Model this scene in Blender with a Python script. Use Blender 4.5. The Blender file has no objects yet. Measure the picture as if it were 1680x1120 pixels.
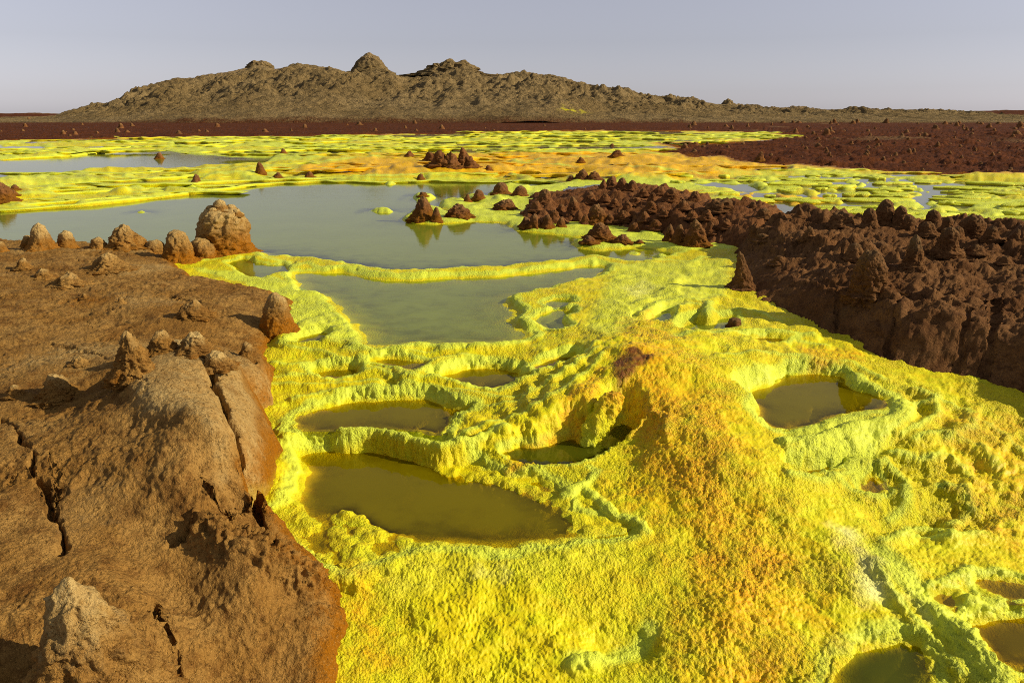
import bpy, math
import numpy as np
from mathutils import Vector
R = math.radians
S = bpy.context.scene
C = S.collection
f32 = np.float32

# ------------------------------------------------------------------ camera, sky, sun, exposure
CAM_H, FPX, HORIZON = 1.70, 1307.0, 188.0          # eye height (m), focal length and horizon row (photo pixels)
PITCH = math.atan((560 - HORIZON) / FPX)
SUN_AZ, SUN_EL = R(97), R(27)                      # clockwise from +Y
cam = bpy.data.cameras.new('camera')
cam.lens, cam.sensor_width, cam.sensor_fit = 36 * FPX / 1680, 36, 'HORIZONTAL'
cam.clip_start, cam.clip_end = 0.05, 30000
camo = bpy.data.objects.new('camera', cam); C.objects.link(camo)
camo.location = (0, 0, CAM_H); camo.rotation_euler = (math.pi / 2 - PITCH, 0, 0)
S.camera = camo

w = bpy.data.worlds.new('World'); S.world = w; w.use_nodes = True
wn = w.node_tree; wn.nodes.clear()
sky = wn.nodes.new('ShaderNodeTexSky'); sky.sky_type = 'NISHITA'; sky.sun_disc = False
sky.sun_elevation, sky.sun_rotation = SUN_EL, SUN_AZ
sky.air_density, sky.dust_density, sky.ozone_density = 1.0, 0.5, 1.5
hs = wn.nodes.new('ShaderNodeHueSaturation'); hs.inputs['Saturation'].default_value = 0.28
mxs = wn.nodes.new('ShaderNodeMix'); mxs.data_type = 'RGBA'; mxs.blend_type = 'MULTIPLY'
mxs.inputs[0].default_value = 1.0; mxs.inputs[7].default_value = (0.985, 0.96, 1.09, 1)
bg = wn.nodes.new('ShaderNodeBackground'); bg.inputs[1].default_value = 0.082
wo = wn.nodes.new('ShaderNodeOutputWorld')
wn.links.new(sky.outputs[0], hs.inputs['Color']); wn.links.new(hs.outputs[0], mxs.inputs[6])
wn.links.new(mxs.outputs[2], bg.inputs[0]); wn.links.new(bg.outputs[0], wo.inputs[0])

sl = bpy.data.lights.new('sun', 'SUN'); sl.energy = 5.0; sl.angle = R(0.55); sl.color = (1.0, 0.87, 0.66)
slo = bpy.data.objects.new('sun', sl); C.objects.link(slo)
sd = Vector((math.sin(SUN_AZ) * math.cos(SUN_EL), math.cos(SUN_AZ) * math.cos(SUN_EL), math.sin(SUN_EL)))
slo.rotation_euler = sd.to_track_quat('Z', 'Y').to_euler()
slo.location = (30, 0, 30)
S.view_settings.view_transform = 'Standard'; S.view_settings.look = 'None'
S.view_settings.exposure = 0.22; S.view_settings.gamma = 1.0; S.view_settings.use_curve_mapping = False
S.render.engine = 'CYCLES'
S.cycles.use_denoising = False; S.cycles.filter_width = 1.0
S.cycles.max_bounces = 6; S.cycles.transparent_max_bounces = 6
S.cycles.caustics_reflective = False; S.cycles.caustics_refractive = False

# ------------------------------------------------------------------ maths helpers
CP, SP = math.cos(PITCH), math.sin(PITCH)
def ray(u, v):
    a, b = (u - 840) / FPX, (560 - v) / FPX
    return a, CP + b * SP, -SP + b * CP
def P(u, v, z=0.0):
    dx, dy, dz = ray(u, v)
    t = (z - CAM_H) / min(dz, -1e-4)
    return dx * t, dy * t
def poly(pts, z):
    return np.array([P(p[0], p[1], p[2] if len(p) > 2 else z) for p in pts], f32)
def sm(a, b, x):
    t = np.clip((x - a) / (b - a), 0, 1)
    return t * t * (3 - 2 * t)
def smax(a, b, k):
    h = np.clip(0.5 + 0.5 * (a - b) / k, 0, 1)
    return b + (a - b) * h + k * h * (1 - h)
def smin(a, b, k):
    return -smax(-a, -b, k)
rng = np.random.RandomState(7)
PERM = np.concatenate([rng.permutation(256)] * 3).astype(np.int32)
ANG = rng.rand(256) * 2 * np.pi
G2 = np.stack([np.cos(ANG), np.sin(ANG)], 1).astype(f32) * 1.4
g3 = rng.randn(256, 3); G3 = (g3 / np.linalg.norm(g3, axis=1)[:, None] * 1.3).astype(f32)
JX, JY, JV = rng.rand(256).astype(f32), rng.rand(256).astype(f32), rng.rand(256).astype(f32)
def noise2(x, y, seed=0):
    x = x + seed * 17.31; y = y + seed * 5.77
    xi = np.floor(x); yi = np.floor(y); fx = (x - xi).astype(f32); fy = (y - yi).astype(f32)
    xi = xi.astype(np.int32) & 255; yi = yi.astype(np.int32) & 255
    ux = fx * fx * fx * (fx * (fx * 6 - 15) + 10); uy = fy * fy * fy * (fy * (fy * 6 - 15) + 10)
    def g(a, b, px, py):
        k = PERM[PERM[a] + b]
        return G2[k, 0] * px + G2[k, 1] * py
    n0 = g(xi, yi, fx, fy); n1 = g(xi + 1, yi, fx - 1, fy)
    m0 = g(xi, yi + 1, fx, fy - 1); m1 = g(xi + 1, yi + 1, fx - 1, fy - 1)
    a = n0 + (n1 - n0) * ux; b = m0 + (m1 - m0) * ux
    return a + (b - a) * uy
def fbm(x, y, o=4, seed=0, gain=0.5, ridge=False):
    s = 0; a = 1.0; f = 1.0
    for i in range(o):
        n = noise2(x * f, y * f, seed + i * 3)
        s = s + a * ((1 - 2 * np.abs(n)) if ridge else n); a *= gain; f *= 2.03
    return s
def worley(x, y, seed=0, jit=0.9):
    x = x + seed * 13.7; y = y + seed * 7.3
    x = x.astype(f32); y = y.astype(f32); xf = np.floor(x); yf = np.floor(y); xi = xf.astype(np.int32); yi = yf.astype(np.int32)
    f1 = np.full(x.shape, 9, f32); f2 = f1.copy(); cid = np.zeros(x.shape, f32)
    for dx in (-1, 0, 1):
        for dy in (-1, 0, 1):
            k = PERM[PERM[(xi + dx) & 255] + ((yi + dy) & 255)]
            px = xf - x + f32(dx + 0.5 - .5 * jit) + JX[k] * f32(jit); py = yf - y + f32(dy + 0.5 - .5 * jit) + JY[k] * f32(jit)
            d = np.sqrt(px * px + py * py)
            n = d < f1
            f2 = np.where(n, f1, np.minimum(f2, d)); cid = np.where(n, JV[k], cid); f1 = np.where(n, d, f1)
    return f1, f2, cid
def noise3(p, seed=0):
    p = p + seed * 9.37
    i = np.floor(p); f = (p - i).astype(f32); i = i.astype(np.int32) & 255
    u = f * f * f * (f * (f * 6 - 15) + 10); out = 0
    for a in (0, 1):
        for b in (0, 1):
            for c in (0, 1):
                k = PERM[PERM[PERM[i[:, 0] + a] + i[:, 1] + b] + i[:, 2] + c]
                g = G3[k, 0] * (f[:, 0] - a) + G3[k, 1] * (f[:, 1] - b) + G3[k, 2] * (f[:, 2] - c)
                out = out + g * (u[:, 0] if a else 1 - u[:, 0]) * (u[:, 1] if b else 1 - u[:, 1]) * (u[:, 2] if c else 1 - u[:, 2])
    return out
def fbm3(p, o=3, seed=0, gain=0.5):
    s = 0; a = 1.0; f = 1.0
    for i in range(o):
        s = s + a * noise3(p * f, seed + i); a *= gain; f *= 2.07
    return s
def sdf(px, py, pg, closed=True):
    """distance to a polygon (negative inside) or to an open line"""
    d = np.full(px.shape, 1e9, f32); ins = np.zeros(px.shape, bool)
    n = len(pg)
    for i in range(n if closed else n - 1):
        ax, ay = pg[i]; bx, by = pg[(i + 1) % n]
        ex, ey = bx - ax, by - ay
        wx, wy = px - ax, py - ay
        t = np.clip((wx * ex + wy * ey) / (ex * ex + ey * ey + 1e-12), 0, 1)
        d = np.minimum(d, (wx - ex * t) ** 2 + (wy - ey * t) ** 2)
        if closed:
            c = (ay > py) != (by > py)
            ins ^= c & (px < ex * (py - ay) / (ey if abs(ey) > 1e-12 else 1e-12) + ax)
    d = np.sqrt(d)
    return np.where(ins, -d, d) if closed else d
def rbf(ctrl, X, Y, smooth=1e-3):
    """thin plate through (u, v, z) control points"""
    c = np.array([(*P(u, v, z), z) for u, v, z in ctrl], np.float64)
    n = len(c)
    def ph(r2): return np.where(r2 > 1e-12, 0.5 * r2 * np.log(r2 + 1e-12), 0)
    K = ph((c[:, None, 0] - c[None, :, 0]) ** 2 + (c[:, None, 1] - c[None, :, 1]) ** 2) + np.eye(n) * smooth
    A = np.zeros((n + 3, n + 3)); A[:n, :n] = K; A[:n, n] = 1; A[:n, n + 1:n + 3] = c[:, :2]; A[n:, :n] = A[:n, n:].T
    s = np.linalg.solve(A, np.concatenate([c[:, 2], [0, 0, 0]]))
    out = (s[n] + s[n + 1] * X + s[n + 2] * Y).astype(f32)
    for i in range(n):
        r2 = (X - f32(c[i, 0])) ** 2 + (Y - f32(c[i, 1])) ** 2
        out += f32(0.5 * s[i]) * r2 * np.log(r2 + f32(1e-12))
    return out

# ------------------------------------------------------------------ scene helpers
def tag(o, label=None, cat=None, group=None, kind=None):
    if label: o['label'] = label
    if cat: o['category'] = cat
    if group: o['group'] = group
    if kind: o['kind'] = kind
    return o
def mesh_obj(name, V, F, mat, attrs=None, smooth=True, parent=None):
    """V (n,3), F (m,k) with k = 3 or 4"""
    me = bpy.data.meshes.new(name)
    V = np.ascontiguousarray(V, f32); F = np.ascontiguousarray(F, np.int32)
    m, k = F.shape
    me.vertices.add(len(V)); me.vertices.foreach_set('co', V.ravel())
    me.loops.add(m * k); me.loops.foreach_set('vertex_index', F.ravel())
    me.polygons.add(m); me.polygons.foreach_set('loop_start', np.arange(0, m * k, k, dtype=np.int32))
    me.update(calc_edges=True)
    if smooth: me.polygons.foreach_set('use_smooth', np.ones(m, bool))
    for an, av in (attrs or {}).items():
        if av.ndim == 2:
            a = me.attributes.new(an, 'FLOAT_COLOR', 'POINT'); a.data.foreach_set('color', np.ascontiguousarray(av, f32).ravel())
        else:
            a = me.attributes.new(an, 'FLOAT', 'POINT'); a.data.foreach_set('value', np.ascontiguousarray(av, f32))
    me.materials.append(mat)
    o = bpy.data.objects.new(name, me); C.objects.link(o)
    if parent: o.parent = parent
    return o
def grid_obj(name, X, Y, Z, fmask, mat, attrs=None, parent=None):
    """faces of a (rows, cols) vertex grid chosen by fmask (rows-1, cols-1)"""
    r, c = np.nonzero(fmask)
    if len(r) == 0: return None
    nc = X.shape[1]
    i = r * nc + c
    F = np.stack([i, i + 1, i + nc + 1, i + nc], 1)
    used, inv = np.unique(F.ravel(), return_inverse=True)
    V = np.stack([X.ravel()[used], Y.ravel()[used], Z.ravel()[used]], 1)
    at = {}
    for k, v in (attrs or {}).items():
        at[k] = v.reshape(-1, v.shape[-1])[used] if v.ndim == 3 else v.ravel()[used]
    return mesh_obj(name, V, inv.reshape(F.shape), mat, at, parent=parent)
def empty(name, loc=(0, 0, 0)):
    o = bpy.data.objects.new(name, None); o.location = loc; o.empty_display_size = 0.2; C.objects.link(o); return o

class NT:
    def __init__(s, name):
        s.m = bpy.data.materials.new(name); s.m.use_nodes = True; s.t = s.m.node_tree; s.t.nodes.clear()
        s.out = s.n('ShaderNodeOutputMaterial')
    def n(s, t, **kw):
        o = s.t.nodes.new(t)
        for k, v in kw.items(): setattr(o, k, v)
        return o
    def put(s, sock, v):
        if isinstance(v, bpy.types.NodeSocket): s.t.links.new(v, sock)
        elif isinstance(v, (tuple, list)) and len(v) == 3 and sock.type == 'RGBA': sock.default_value = (*v, 1)
        else: sock.default_value = v
    def noise(s, scale, detail=4, rough=0.55, vec=None, dist=0.0):
        o = s.n('ShaderNodeTexNoise'); o.inputs['Scale'].default_value = scale; o.inputs['Detail'].default_value = detail
        o.inputs['Roughness'].default_value = rough; o.inputs['Distortion'].default_value = dist
        s.put(o.inputs['Vector'], vec if vec else s.coord()); return o.outputs['Fac']
    def voro(s, scale, vec=None, feature='F1'):
        o = s.n('ShaderNodeTexVoronoi', feature=feature); o.inputs['Scale'].default_value = scale
        s.put(o.inputs['Vector'], vec if vec else s.coord()); return o.outputs['Distance']
    def coord(s):
        if not hasattr(s, '_c'): s._c = s.n('ShaderNodeNewGeometry').outputs['Position']
        return s._c
    def mapr(s, v, a, b, c=0.0, d=1.0):
        o = s.n('ShaderNodeMapRange', interpolation_type='SMOOTHSTEP'); s.put(o.inputs[0], v)
        for i, x in enumerate((a, b, c, d)): o.inputs[i + 1].default_value = x
        return o.outputs[0]
    def math(s, op, a, b=0.0):
        o = s.n('ShaderNodeMath', operation=op); s.put(o.inputs[0], a); s.put(o.inputs[1], b); return o.outputs[0]
    def mix(s, f, a, b):
        o = s.n('ShaderNodeMix', data_type='RGBA'); s.put(o.inputs[0], f); s.put(o.inputs[6], a); s.put(o.inputs[7], b); return o.outputs[2]
    def attr(s, name):
        o = s.n('ShaderNodeAttribute', attribute_name=name); return o
    def rgb(s, name):
        a = s.attr(name); q = s.n('ShaderNodeSeparateColor'); s.t.links.new(a.outputs['Color'], q.inputs[0])
        return q.outputs[0], q.outputs[1], q.outputs[2], a.outputs['Alpha']
    def bump(s, h, strength, dist, normal=None):
        o = s.n('ShaderNodeBump'); s.put(o.inputs['Height'], h); s.put(o.inputs['Strength'], strength); o.inputs['Distance'].default_value = dist
        if normal: s.put(o.inputs['Normal'], normal)
        return o.outputs[0]
    def bsdf(s, col, rough, normal=None, spec=0.3):
        o = s.n('ShaderNodeBsdfPrincipled'); s.put(o.inputs['Base Color'], col); s.put(o.inputs['Roughness'], rough)
        o.inputs['Specular IOR Level'].default_value = spec
        if normal: s.put(o.inputs['Normal'], normal)
        s.t.links.new(o.outputs[0], s.out.inputs[0]); return o

# ------------------------------------------------------------------ materials
def salt_material():
    t = NT('sulphur_salt'); r, g, b, a = t.rgb('tint')
    n1, n2, n3 = t.noise(2.3, 5), t.noise(11, 5), t.noise(55, 4)
    mod = lambda m, n, lo=0.5: t.mapr(t.math('ADD', m, t.math('MULTIPLY', t.math('SUBTRACT', n, 0.5), lo * 2)), 0.15, 0.85)
    c = t.mix(t.mapr(n1, 0.35, 0.65), (0.67, 0.585, 0.002), (0.62, 0.61, 0.004))
    c = t.mix(t.mapr(n2, 0.35, 0.7), c, (0.68, 0.545, 0.002))
    c = t.mix(mod(g, n2, 0.25), c, (0.60, 0.67, 0.045))
    c = t.mix(mod(r, n2, 0.45), c, t.mix(t.mapr(n3, 0.35, 0.65), (0.70, 0.34, 0.002), (0.75, 0.49, 0.003)))
    c = t.mix(mod(a, n2, 0.3), c, (0.80, 0.79, 0.24))
    c = t.mix(mod(b, n2, 0.35), c, t.mix(n3, (0.26, 0.085, 0.008), (0.07, 0.02, 0.006)))
    c = t.mix(t.mapr(n3, 0.55, 0.75, 0, 0.25), c, (0.78, 0.70, 0.06))
    h = t.math('ADD', t.math('ADD', t.math('MULTIPLY', t.voro(85), 0.8), t.math('MULTIPLY', t.voro(48), 0.7)), t.noise(170, 3, .65))
    t.bsdf(c, t.mapr(n3, 0.3, 0.7, 0.4, 0.7), t.bump(h, t.mapr(t.noise(1.9, 4), 0.36, 0.62, 0.25, 1.0), 0.010), 0.22)
    return t.m
def rock_material(name, c1, c2, c3, stain, pale, bumpd=0.022, scale=1.0):
    t = NT(name); r, g, b, a = t.rgb('tint')
    n1, n2, n3 = t.noise(1.7 * scale, 5), t.noise(14 * scale, 6, 0.65), t.noise(60 * scale, 4, 0.7)
    mod = lambda m, n, lo: t.mapr(t.math('ADD', m, t.math('MULTIPLY', t.math('SUBTRACT', n, 0.5), lo * 2)), 0.15, 0.85)
    c = t.mix(t.mapr(n1, 0.35, 0.65), c1, c2)
    c = t.mix(t.mapr(n2, 0.45, 0.7, 0, 0.8), c, c3)
    c = t.mix(t.mapr(t.noise(4.5 * scale, 6, 0.7), 0.50, 0.66, 0, 0.65), c, c3)
    c = t.mix(mod(r, n2, 0.5), c, stain)
    c = t.mix(mod(g, n2, 0.5), c, pale)
    c = t.mix(t.mapr(n3, 0.50, 0.68, 0, 0.75), c, tuple(x * 0.40 for x in c1))
    c = t.mix(t.mapr(t.noise(130 * scale, 3, 0.7), 0.54, 0.68, 0, 0.45), c, tuple(min(1, x * 1.5) for x in c2))
    c = t.mix(t.mapr(b, 0.1, 0.9, 0, 1), c, (0.62, 0.55, 0.02))
    h = t.math('ADD', t.math('MULTIPLY', n2, 0.8), t.math('ADD', t.math('MULTIPLY', n3, 0.7), t.math('ADD', t.math('MULTIPLY', t.voro(38 * scale), 0.3), t.math('MULTIPLY', t.noise(125 * scale, 3, .7), 0.45))))
    t.bsdf(c, 0.9, t.bump(h, 1.0, bumpd), 0.05)
    return t.m
def water_material(name, col, clear, k, ripple, rscale=7.0, spec_rough=0.03, ior=1.33):
    """turbid brine: clear to the floor where shallow, opaque where deep, mirror on top"""
    t = NT(name); d = t.attr('depth').outputs['Fac']
    n = t.noise(5, 4)
    dd = t.math('MULTIPLY', d, t.mapr(n, 0.3, 0.7, 0.55, 1.5))
    op = t.math('SUBTRACT', 1.0, t.math('POWER', 2.718, t.math('MULTIPLY', dd, -k)))
    mp = t.n('ShaderNodeMapping'); t.put(mp.inputs[0], t.coord()); mp.inputs['Scale'].default_value = (1.0, 1.8, 1.0)
    nr = t.bump(t.noise(rscale, 3, 0.55, mp.outputs[0], 0.3), ripple, 0.01)
    dif = t.n('ShaderNodeBsdfDiffuse'); t.put(dif.inputs[0], t.mix(t.mapr(t.noise(1.3, 3), 0.3, 0.7, 0, 0.35), col, tuple(c * 0.75 for c in col)))
    tr = t.n('ShaderNodeBsdfTransparent'); t.put(tr.inputs[0], clear)
    m1 = t.n('ShaderNodeMixShader'); t.put(m1.inputs[0], op); t.put(m1.inputs[1], tr.outputs[0]); t.put(m1.inputs[2], dif.outputs[0])
    gl = t.n('ShaderNodeBsdfGlossy'); gl.inputs['Roughness'].default_value = spec_rough; t.put(gl.inputs['Normal'], nr)
    fr = t.n('ShaderNodeFresnel'); fr.inputs[0].default_value = ior; t.put(fr.inputs[1], nr)
    bk = t.n('ShaderNodeNewGeometry').outputs['Backfacing']
    m2 = t.n('ShaderNodeMixShader'); t.put(m2.inputs[0], t.math('MULTIPLY', fr.outputs[0], t.math('SUBTRACT', 1.0, bk))); t.put(m2.inputs[1], m1.outputs[0]); t.put(m2.inputs[2], gl.outputs[0])
    t.t.links.new(m2.outputs[0], t.out.inputs[0]); return t.m
M_SALT = salt_material()
M_LEFT = rock_material('ochre_rock', (0.27, 0.135, 0.028), (0.36, 0.205, 0.055), (0.12, 0.050, 0.011), (0.29, 0.105, 0.004), (0.50, 0.35, 0.13))
M_RIDGE = rock_material('dark_brown_rock', (0.145, 0.063, 0.020), (0.20, 0.098, 0.035), (0.075, 0.030, 0.010), (0.09, 0.035, 0.006), (0.17, 0.105, 0.045))
M_HUMM = rock_material('red_brown_rock', (0.165, 0.066, 0.020), (0.22, 0.097, 0.034), (0.09, 0.032, 0.01), (0.20, 0.08, 0.006), (0.25, 0.15, 0.06))
M_HILL = rock_material('hill_rock', (0.225, 0.152, 0.058), (0.29, 0.205, 0.088), (0.095, 0.070, 0.031), (0.09, 0.024, 0.006), (0.30, 0.21, 0.10), 1.0, 0.03)
M_PLAIN = rock_material('plain_rock', (0.080, 0.024, 0.006), (0.115, 0.034, 0.008), (0.045, 0.015, 0.005), (0.34, 0.12, 0.005), (0.17, 0.095, 0.038), 0.06, 0.15)
W_LAKE = water_material('milky_lake_water', (0.215, 0.25, 0.022), (0.75, 0.8, 0.3), 18, 0.14, 7, .03, 1.25)
W_OLIVE = water_material('olive_pool_water', (0.160, 0.128, 0.001), (0.85, 0.75, 0.15), 26, 0.05, 5, .03, 1.16)
W_GREEN = water_material('green_pool_water', (0.068, 0.076, 0.003), (0.75, 0.72, 0.1), 34, 0.05, 5, .03, 1.24)
W_BROWN = water_material('amber_pool_water', (0.115, 0.08, 0.001), (0.8, 0.68, 0.1), 30, 0.05, 5, .03, 1.24)
W_GREY = water_material('grey_marsh_water', (0.22, 0.22, 0.11), (0.7, 0.7, 0.3), 20, 0.06)

# ------------------------------------------------------------------ the sheet of ground: rows by distance, columns by bearing
tc = np.concatenate([np.linspace(-1.35, -0.80, 56)[:-1], np.arange(-0.80, 0.80, 0.00142), np.linspace(0.80, 1.35, 56)])
vv = np.concatenate([np.arange(1180, 690, -5.0), np.arange(690, 118.4, -0.95)])      # rows of a 1024-wide picture
ys = 1.97 / np.tan(PITCH + np.arctan((vv - 341.3) / 796.6))
ys = ys[(ys > 0.9) & (ys < 420)]
yf = 15 * 1.0092 ** np.arange(0, math.log(78 / 15) / math.log(1.0092))       # finer rows over the far flats, where ledges are seen edge-on
ys = np.concatenate([ys[ys < 15], yf, ys[ys > 78.5]])
ys = np.concatenate([ys, [430, 480, 600, 900, 1500, 3000, 6000]])
ys = np.maximum.accumulate(ys)
Y = np.repeat(ys[:, None], len(tc), 1).astype(f32); X = (Y * tc[None, :]).astype(f32)
NR, NC = X.shape
PX = np.maximum(Y, 1.5) ** 1 / 797.0                 # metres per picture pixel
near = Y < 15

BASE = [(-300,440,.02),(300,440,.02),(420,480,.02),(500,520,.0),(470,570,-.03),(450,640,-.12),(460,720,-.2),(450,830,-.26),(500,900,-.27),(560,940,-.31),
 (600,1000,-.365),(570,1110,-.45),(650,1110,-.47),(250,700,-.2),(100,900,-.35),(0,560,-.1),
 (600,580,-.03),(700,580,-.02),(850,575,-.01),(940,560,.03),(980,500,.06),(1000,460,.05),(1050,440,.04),(1150,430,.05),(1190,450,.05),(1300,440,.05),(1500,400,.02),
 (1035,575,.10),(1090,560,.09),(1130,500,.07),(1180,500,.03),(1250,540,-.01),(1330,560,-.05),(1400,590,-.08),(1500,620,-.11),(1600,660,-.17),(1680,690,-.2),(1900,700,-.2),
 (620,640,-.1),(720,645,-.1),(850,645,-.08),(930,625,-.02),(985,605,.03),(1000,630,.01),(960,670,-.03),(900,690,-.08),(850,690,-.11),
 (600,720,-.2),(700,720,-.19),(790,690,-.14),(840,712,-.14),(830,765,-.25),(920,770,-.25),(770,750,-.24),(1045,690,-.11),(1030,735,-.2),(1022,668,-.06),
 (1060,640,-.02),(1100,700,-.09),(1150,800,-.20),(1100,780,-.20),(1000,790,-.25),(1060,850,-.28),(1200,850,-.26),(1300,900,-.3),(1200,1000,-.37),
 (1100,1000,-.385),(1000,950,-.35),(900,910,-.29),(800,920,-.29),(700,920,-.30),(900,980,-.355),(700,980,-.36),(800,1050,-.425),(950,1080,-.46),(1150,1110,-.47),(1330,1060,-.43),(1420,950,-.335),
 (1480,1000,-.385),(1560,1060,-.425),(1660,1110,-.46),(1250,760,-.13),(1220,680,-.08),(1200,640,-.03),(1350,730,-.2),(1400,760,-.24),(1450,720,-.19),
 (1500,660,-.14),(1480,850,-.32),(1550,900,-.35),(1600,800,-.31),(1660,760,-.27),(1660,900,-.37),(1640,1000,-.41),
 (600,1250,-.55),(1000,1250,-.57),(1400,1250,-.55),(1750,1250,-.55),(200,1300,-.5),(1900,900,-.4),(200,330,.03),(600,300,.03),(1000,330,.03),(1400,340,.03),(1700,350,.03)]
Hs = np.full(X.shape, 0.03, f32)
rr = np.where(ys < 17)[0]; n0, n1 = rr[0], rr[-1] + 1
nb = rbf(BASE, X[n0:n1], Y[n0:n1])
bl = sm(12, 16.5, Y[n0:n1])
Hs[n0:n1] = np.clip(nb, -0.9, 0.4) * (1 - bl) + 0.03 * bl

# warped coordinates make the traced shores ragged
wob = np.clip(0.0055 * Y, 0.008, 0.07)
WX = X + wob * (noise2(X * 5, Y * 5, 1) + 0.5 * noise2(X * 14, Y * 14, 2) + 0.2 * noise2(X * 33, Y * 33, 3))
WY = Y + wob * (noise2(X * 5, Y * 5, 4) + 0.5 * noise2(X * 14, Y * 14, 5) + 0.2 * noise2(X * 33, Y * 33, 6))
kx = X + .022 * noise2(X * 7, Y * 7, 7) + .012 * noise2(X * 22, Y * 22, 8); ky = Y + .022 * noise2(X * 7, Y * 7, 9) + .012 * noise2(X * 22, Y * 22, 10)
mx = X + .035 * noise2(X * 1.7, Y * 1.7, 15); my = Y + .035 * noise2(X * 1.7, Y * 1.7, 16)
def field(pg, margin, closed=True, warp=True):
    """sdf only where it matters"""
    x0, y0 = pg.min(0) - margin; x1, y1 = pg.max(0) + margin
    r = np.where((ys >= y0) & (ys <= y1))[0]
    out = np.full(X.shape, 99, f32)
    if len(r) == 0: return out
    a, b = r[0], r[-1] + 1
    sx, sy = (mx[a:b], my[a:b]) if warp == 'soft' else (WX[a:b], WY[a:b]) if warp else (kx[a:b], ky[a:b])
    m = (sx >= x0) & (sx <= x1)
    sub = out[a:b]; sub[m] = sdf(sx[m], sy[m], pg, closed)
    return out

tint = np.zeros((NR, NC, 4), f32)                    # R orange, G lime, B brown, A white
# contour ledges
def terrace(h, step, edge=0.62):
    s = h / step; i = np.floor(s); f = s - i
    return (i + sm(edge, 1.0, f) + 0.35 * np.exp(-((f - 0.05) / 0.12) ** 2) + 0.35 * np.exp(-((f - 1.05) / 0.12) ** 2)) * step
cw = noise2(X * 2.2, Y * 2.2, 11) * 0.03 + noise2(X * 7, Y * 7, 12) * 0.012 + noise2(X * 19, Y * 19, 13) * 0.006
cs = noise2(X * 2.2, Y * 2.2, 11) * 0.03
Z1 = field(poly([(440,560),(900,560),(985,600),(1000,640),(950,690),(830,720),(470,750)], -.1), .5)
k = sm(0.10, -0.10, Z1); Hs = Hs * (1 - k * .7) + terrace(Hs + cs * .6, 0.034) * k * .7
Z2 = field(poly([(560,935),(700,905),(930,905),(1060,870),(1080,960),(1010,1060),(900,1180),(560,1180)], -.4), .5)
k = sm(0.3, -0.25, Z2) * 0.22; Hs = Hs * (1 - k) + terrace(Hs + cw * 1.6, 0.03, .5) * k  # faint drapes
Z3 = field(poly([(1400,690),(1480,640),(1700,680),(1750,830),(1560,830),(1440,760)], -.2), .5)
k = sm(0.12, -0.12, Z3) * 0.75; Hs = Hs * (1 - k) + terrace(Hs + cw * 1.3, 0.03) * k
Z4 = field(poly([(1000,440),(1200,425),(1240,500),(1330,560),(1230,590),(1090,560),(1010,500)], 0.03), .5)
k = sm(0.12, -0.12, Z4) * 0.7; Hs = Hs * (1 - k) + terrace(Hs + cw, 0.03) * k

# ---- far salt flats: shallow stepped shelves
far = sm(11, 17, Y)
nf = fbm(X / 6.5, Y / 6.0, 4, 21) * 0.13 + fbm(X / 1.5, Y / 1.5, 3, 25) * 0.05
fw1, fw2, fwc = worley((X + .6 * noise2(X * .7, Y * .7, 26)) * .75, (Y + .6 * noise2(X * .7, Y * .7, 27)) * .55, 28)
ff1, ff2, ffc = worley((X + .3 * noise2(X * 1.9, Y * 1.9, 29)) * 2.1, Y * 1.6, 30)
farh = terrace(nf, 0.07, .8) + .5 * terrace(nf * 1.3 + fbm(X * .5, Y * .5, 2, 35) * .05, .04, .85) - .5 * nf + 0.055 * np.exp(-((fw2 - fw1) / .13) ** 2) + 0.035 * np.exp(-((ff2 - ff1) / .2) ** 2) - .05 * (fwc > .6)
Hs += far * (farh + .045 * sm(44, 34, Y) - .005 + .03 * sm(0, -6, X) * sm(30, 24, Y))
tint[..., 1] += far * np.clip(.35 + .9 * noise2(X / 5, Y / 9, 32) + .5 * np.exp(-((fw2 - fw1) / .15) ** 2), 0, 1)
tint[..., 1] = np.clip(tint[..., 1] + far * .5 * noise2(X / 8, Y * .45, 36), 0, 1); tint[..., 2] += far * .42 * sm(.25, .6, noise2(X / 4, Y * .8, 37)) * sm(60, 30, Y)
tint[..., 0] += far * np.clip(noise2(X / 7, Y / 12, 33) * 1.2 - .3, 0, .6)
# ---- orange humps behind the water
hump = np.zeros_like(Hs)
for u, v, z, rad, hh in ((1010,285,.0,3.2,.28),(1090,270,0,4.5,.25),(735,283,0,2.3,.22),(640,284,0,2.5,.12),(1290,333,0,1.0,.10),(1180,322,0,1.2,.08),(900,262,0,5,.18)):
    x0, y0 = P(u, v, 0)
    d = np.hypot((X - x0) / 1.6, Y - y0) / rad
    q = np.exp(-d * d * 1.4) * (1 + .25 * noise2(X * 1.5, Y * 1.5, 31))
    hump += hh * .4 * q; tint[..., 0] += .8 * q * (1 + .8 * noise2(X * 1.1, Y * .5, 34))
Hs += hump
# ---- marsh of salt clumps at the right
marsh_pg = poly([(1060,312),(1110,292),(1250,284),(1400,288),(1700,302),(2100,320),(2300,420),(1680,398),(1400,356),(1230,350),(1130,338)], 0)
marsh = field(marsh_pg, 3.0)
mk = sm(0.5, -0.8, marsh)
f1, f2, cid = worley(WX * 2.3, WY * 1.7, 41)
isl = 0.27 - f1 + 0.35 * (cid - .5) + 0.42 * fbm(X * .5, Y * .36, 3, 43)
hm = -0.07 + 0.15 * sm(-.10, .10, isl) + 0.02 * sm(.1, .5, isl)
Hs = Hs * (1 - mk) + mk * smax(hm, hump - .07, .02)
tint[..., 1] += mk * .3

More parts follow.
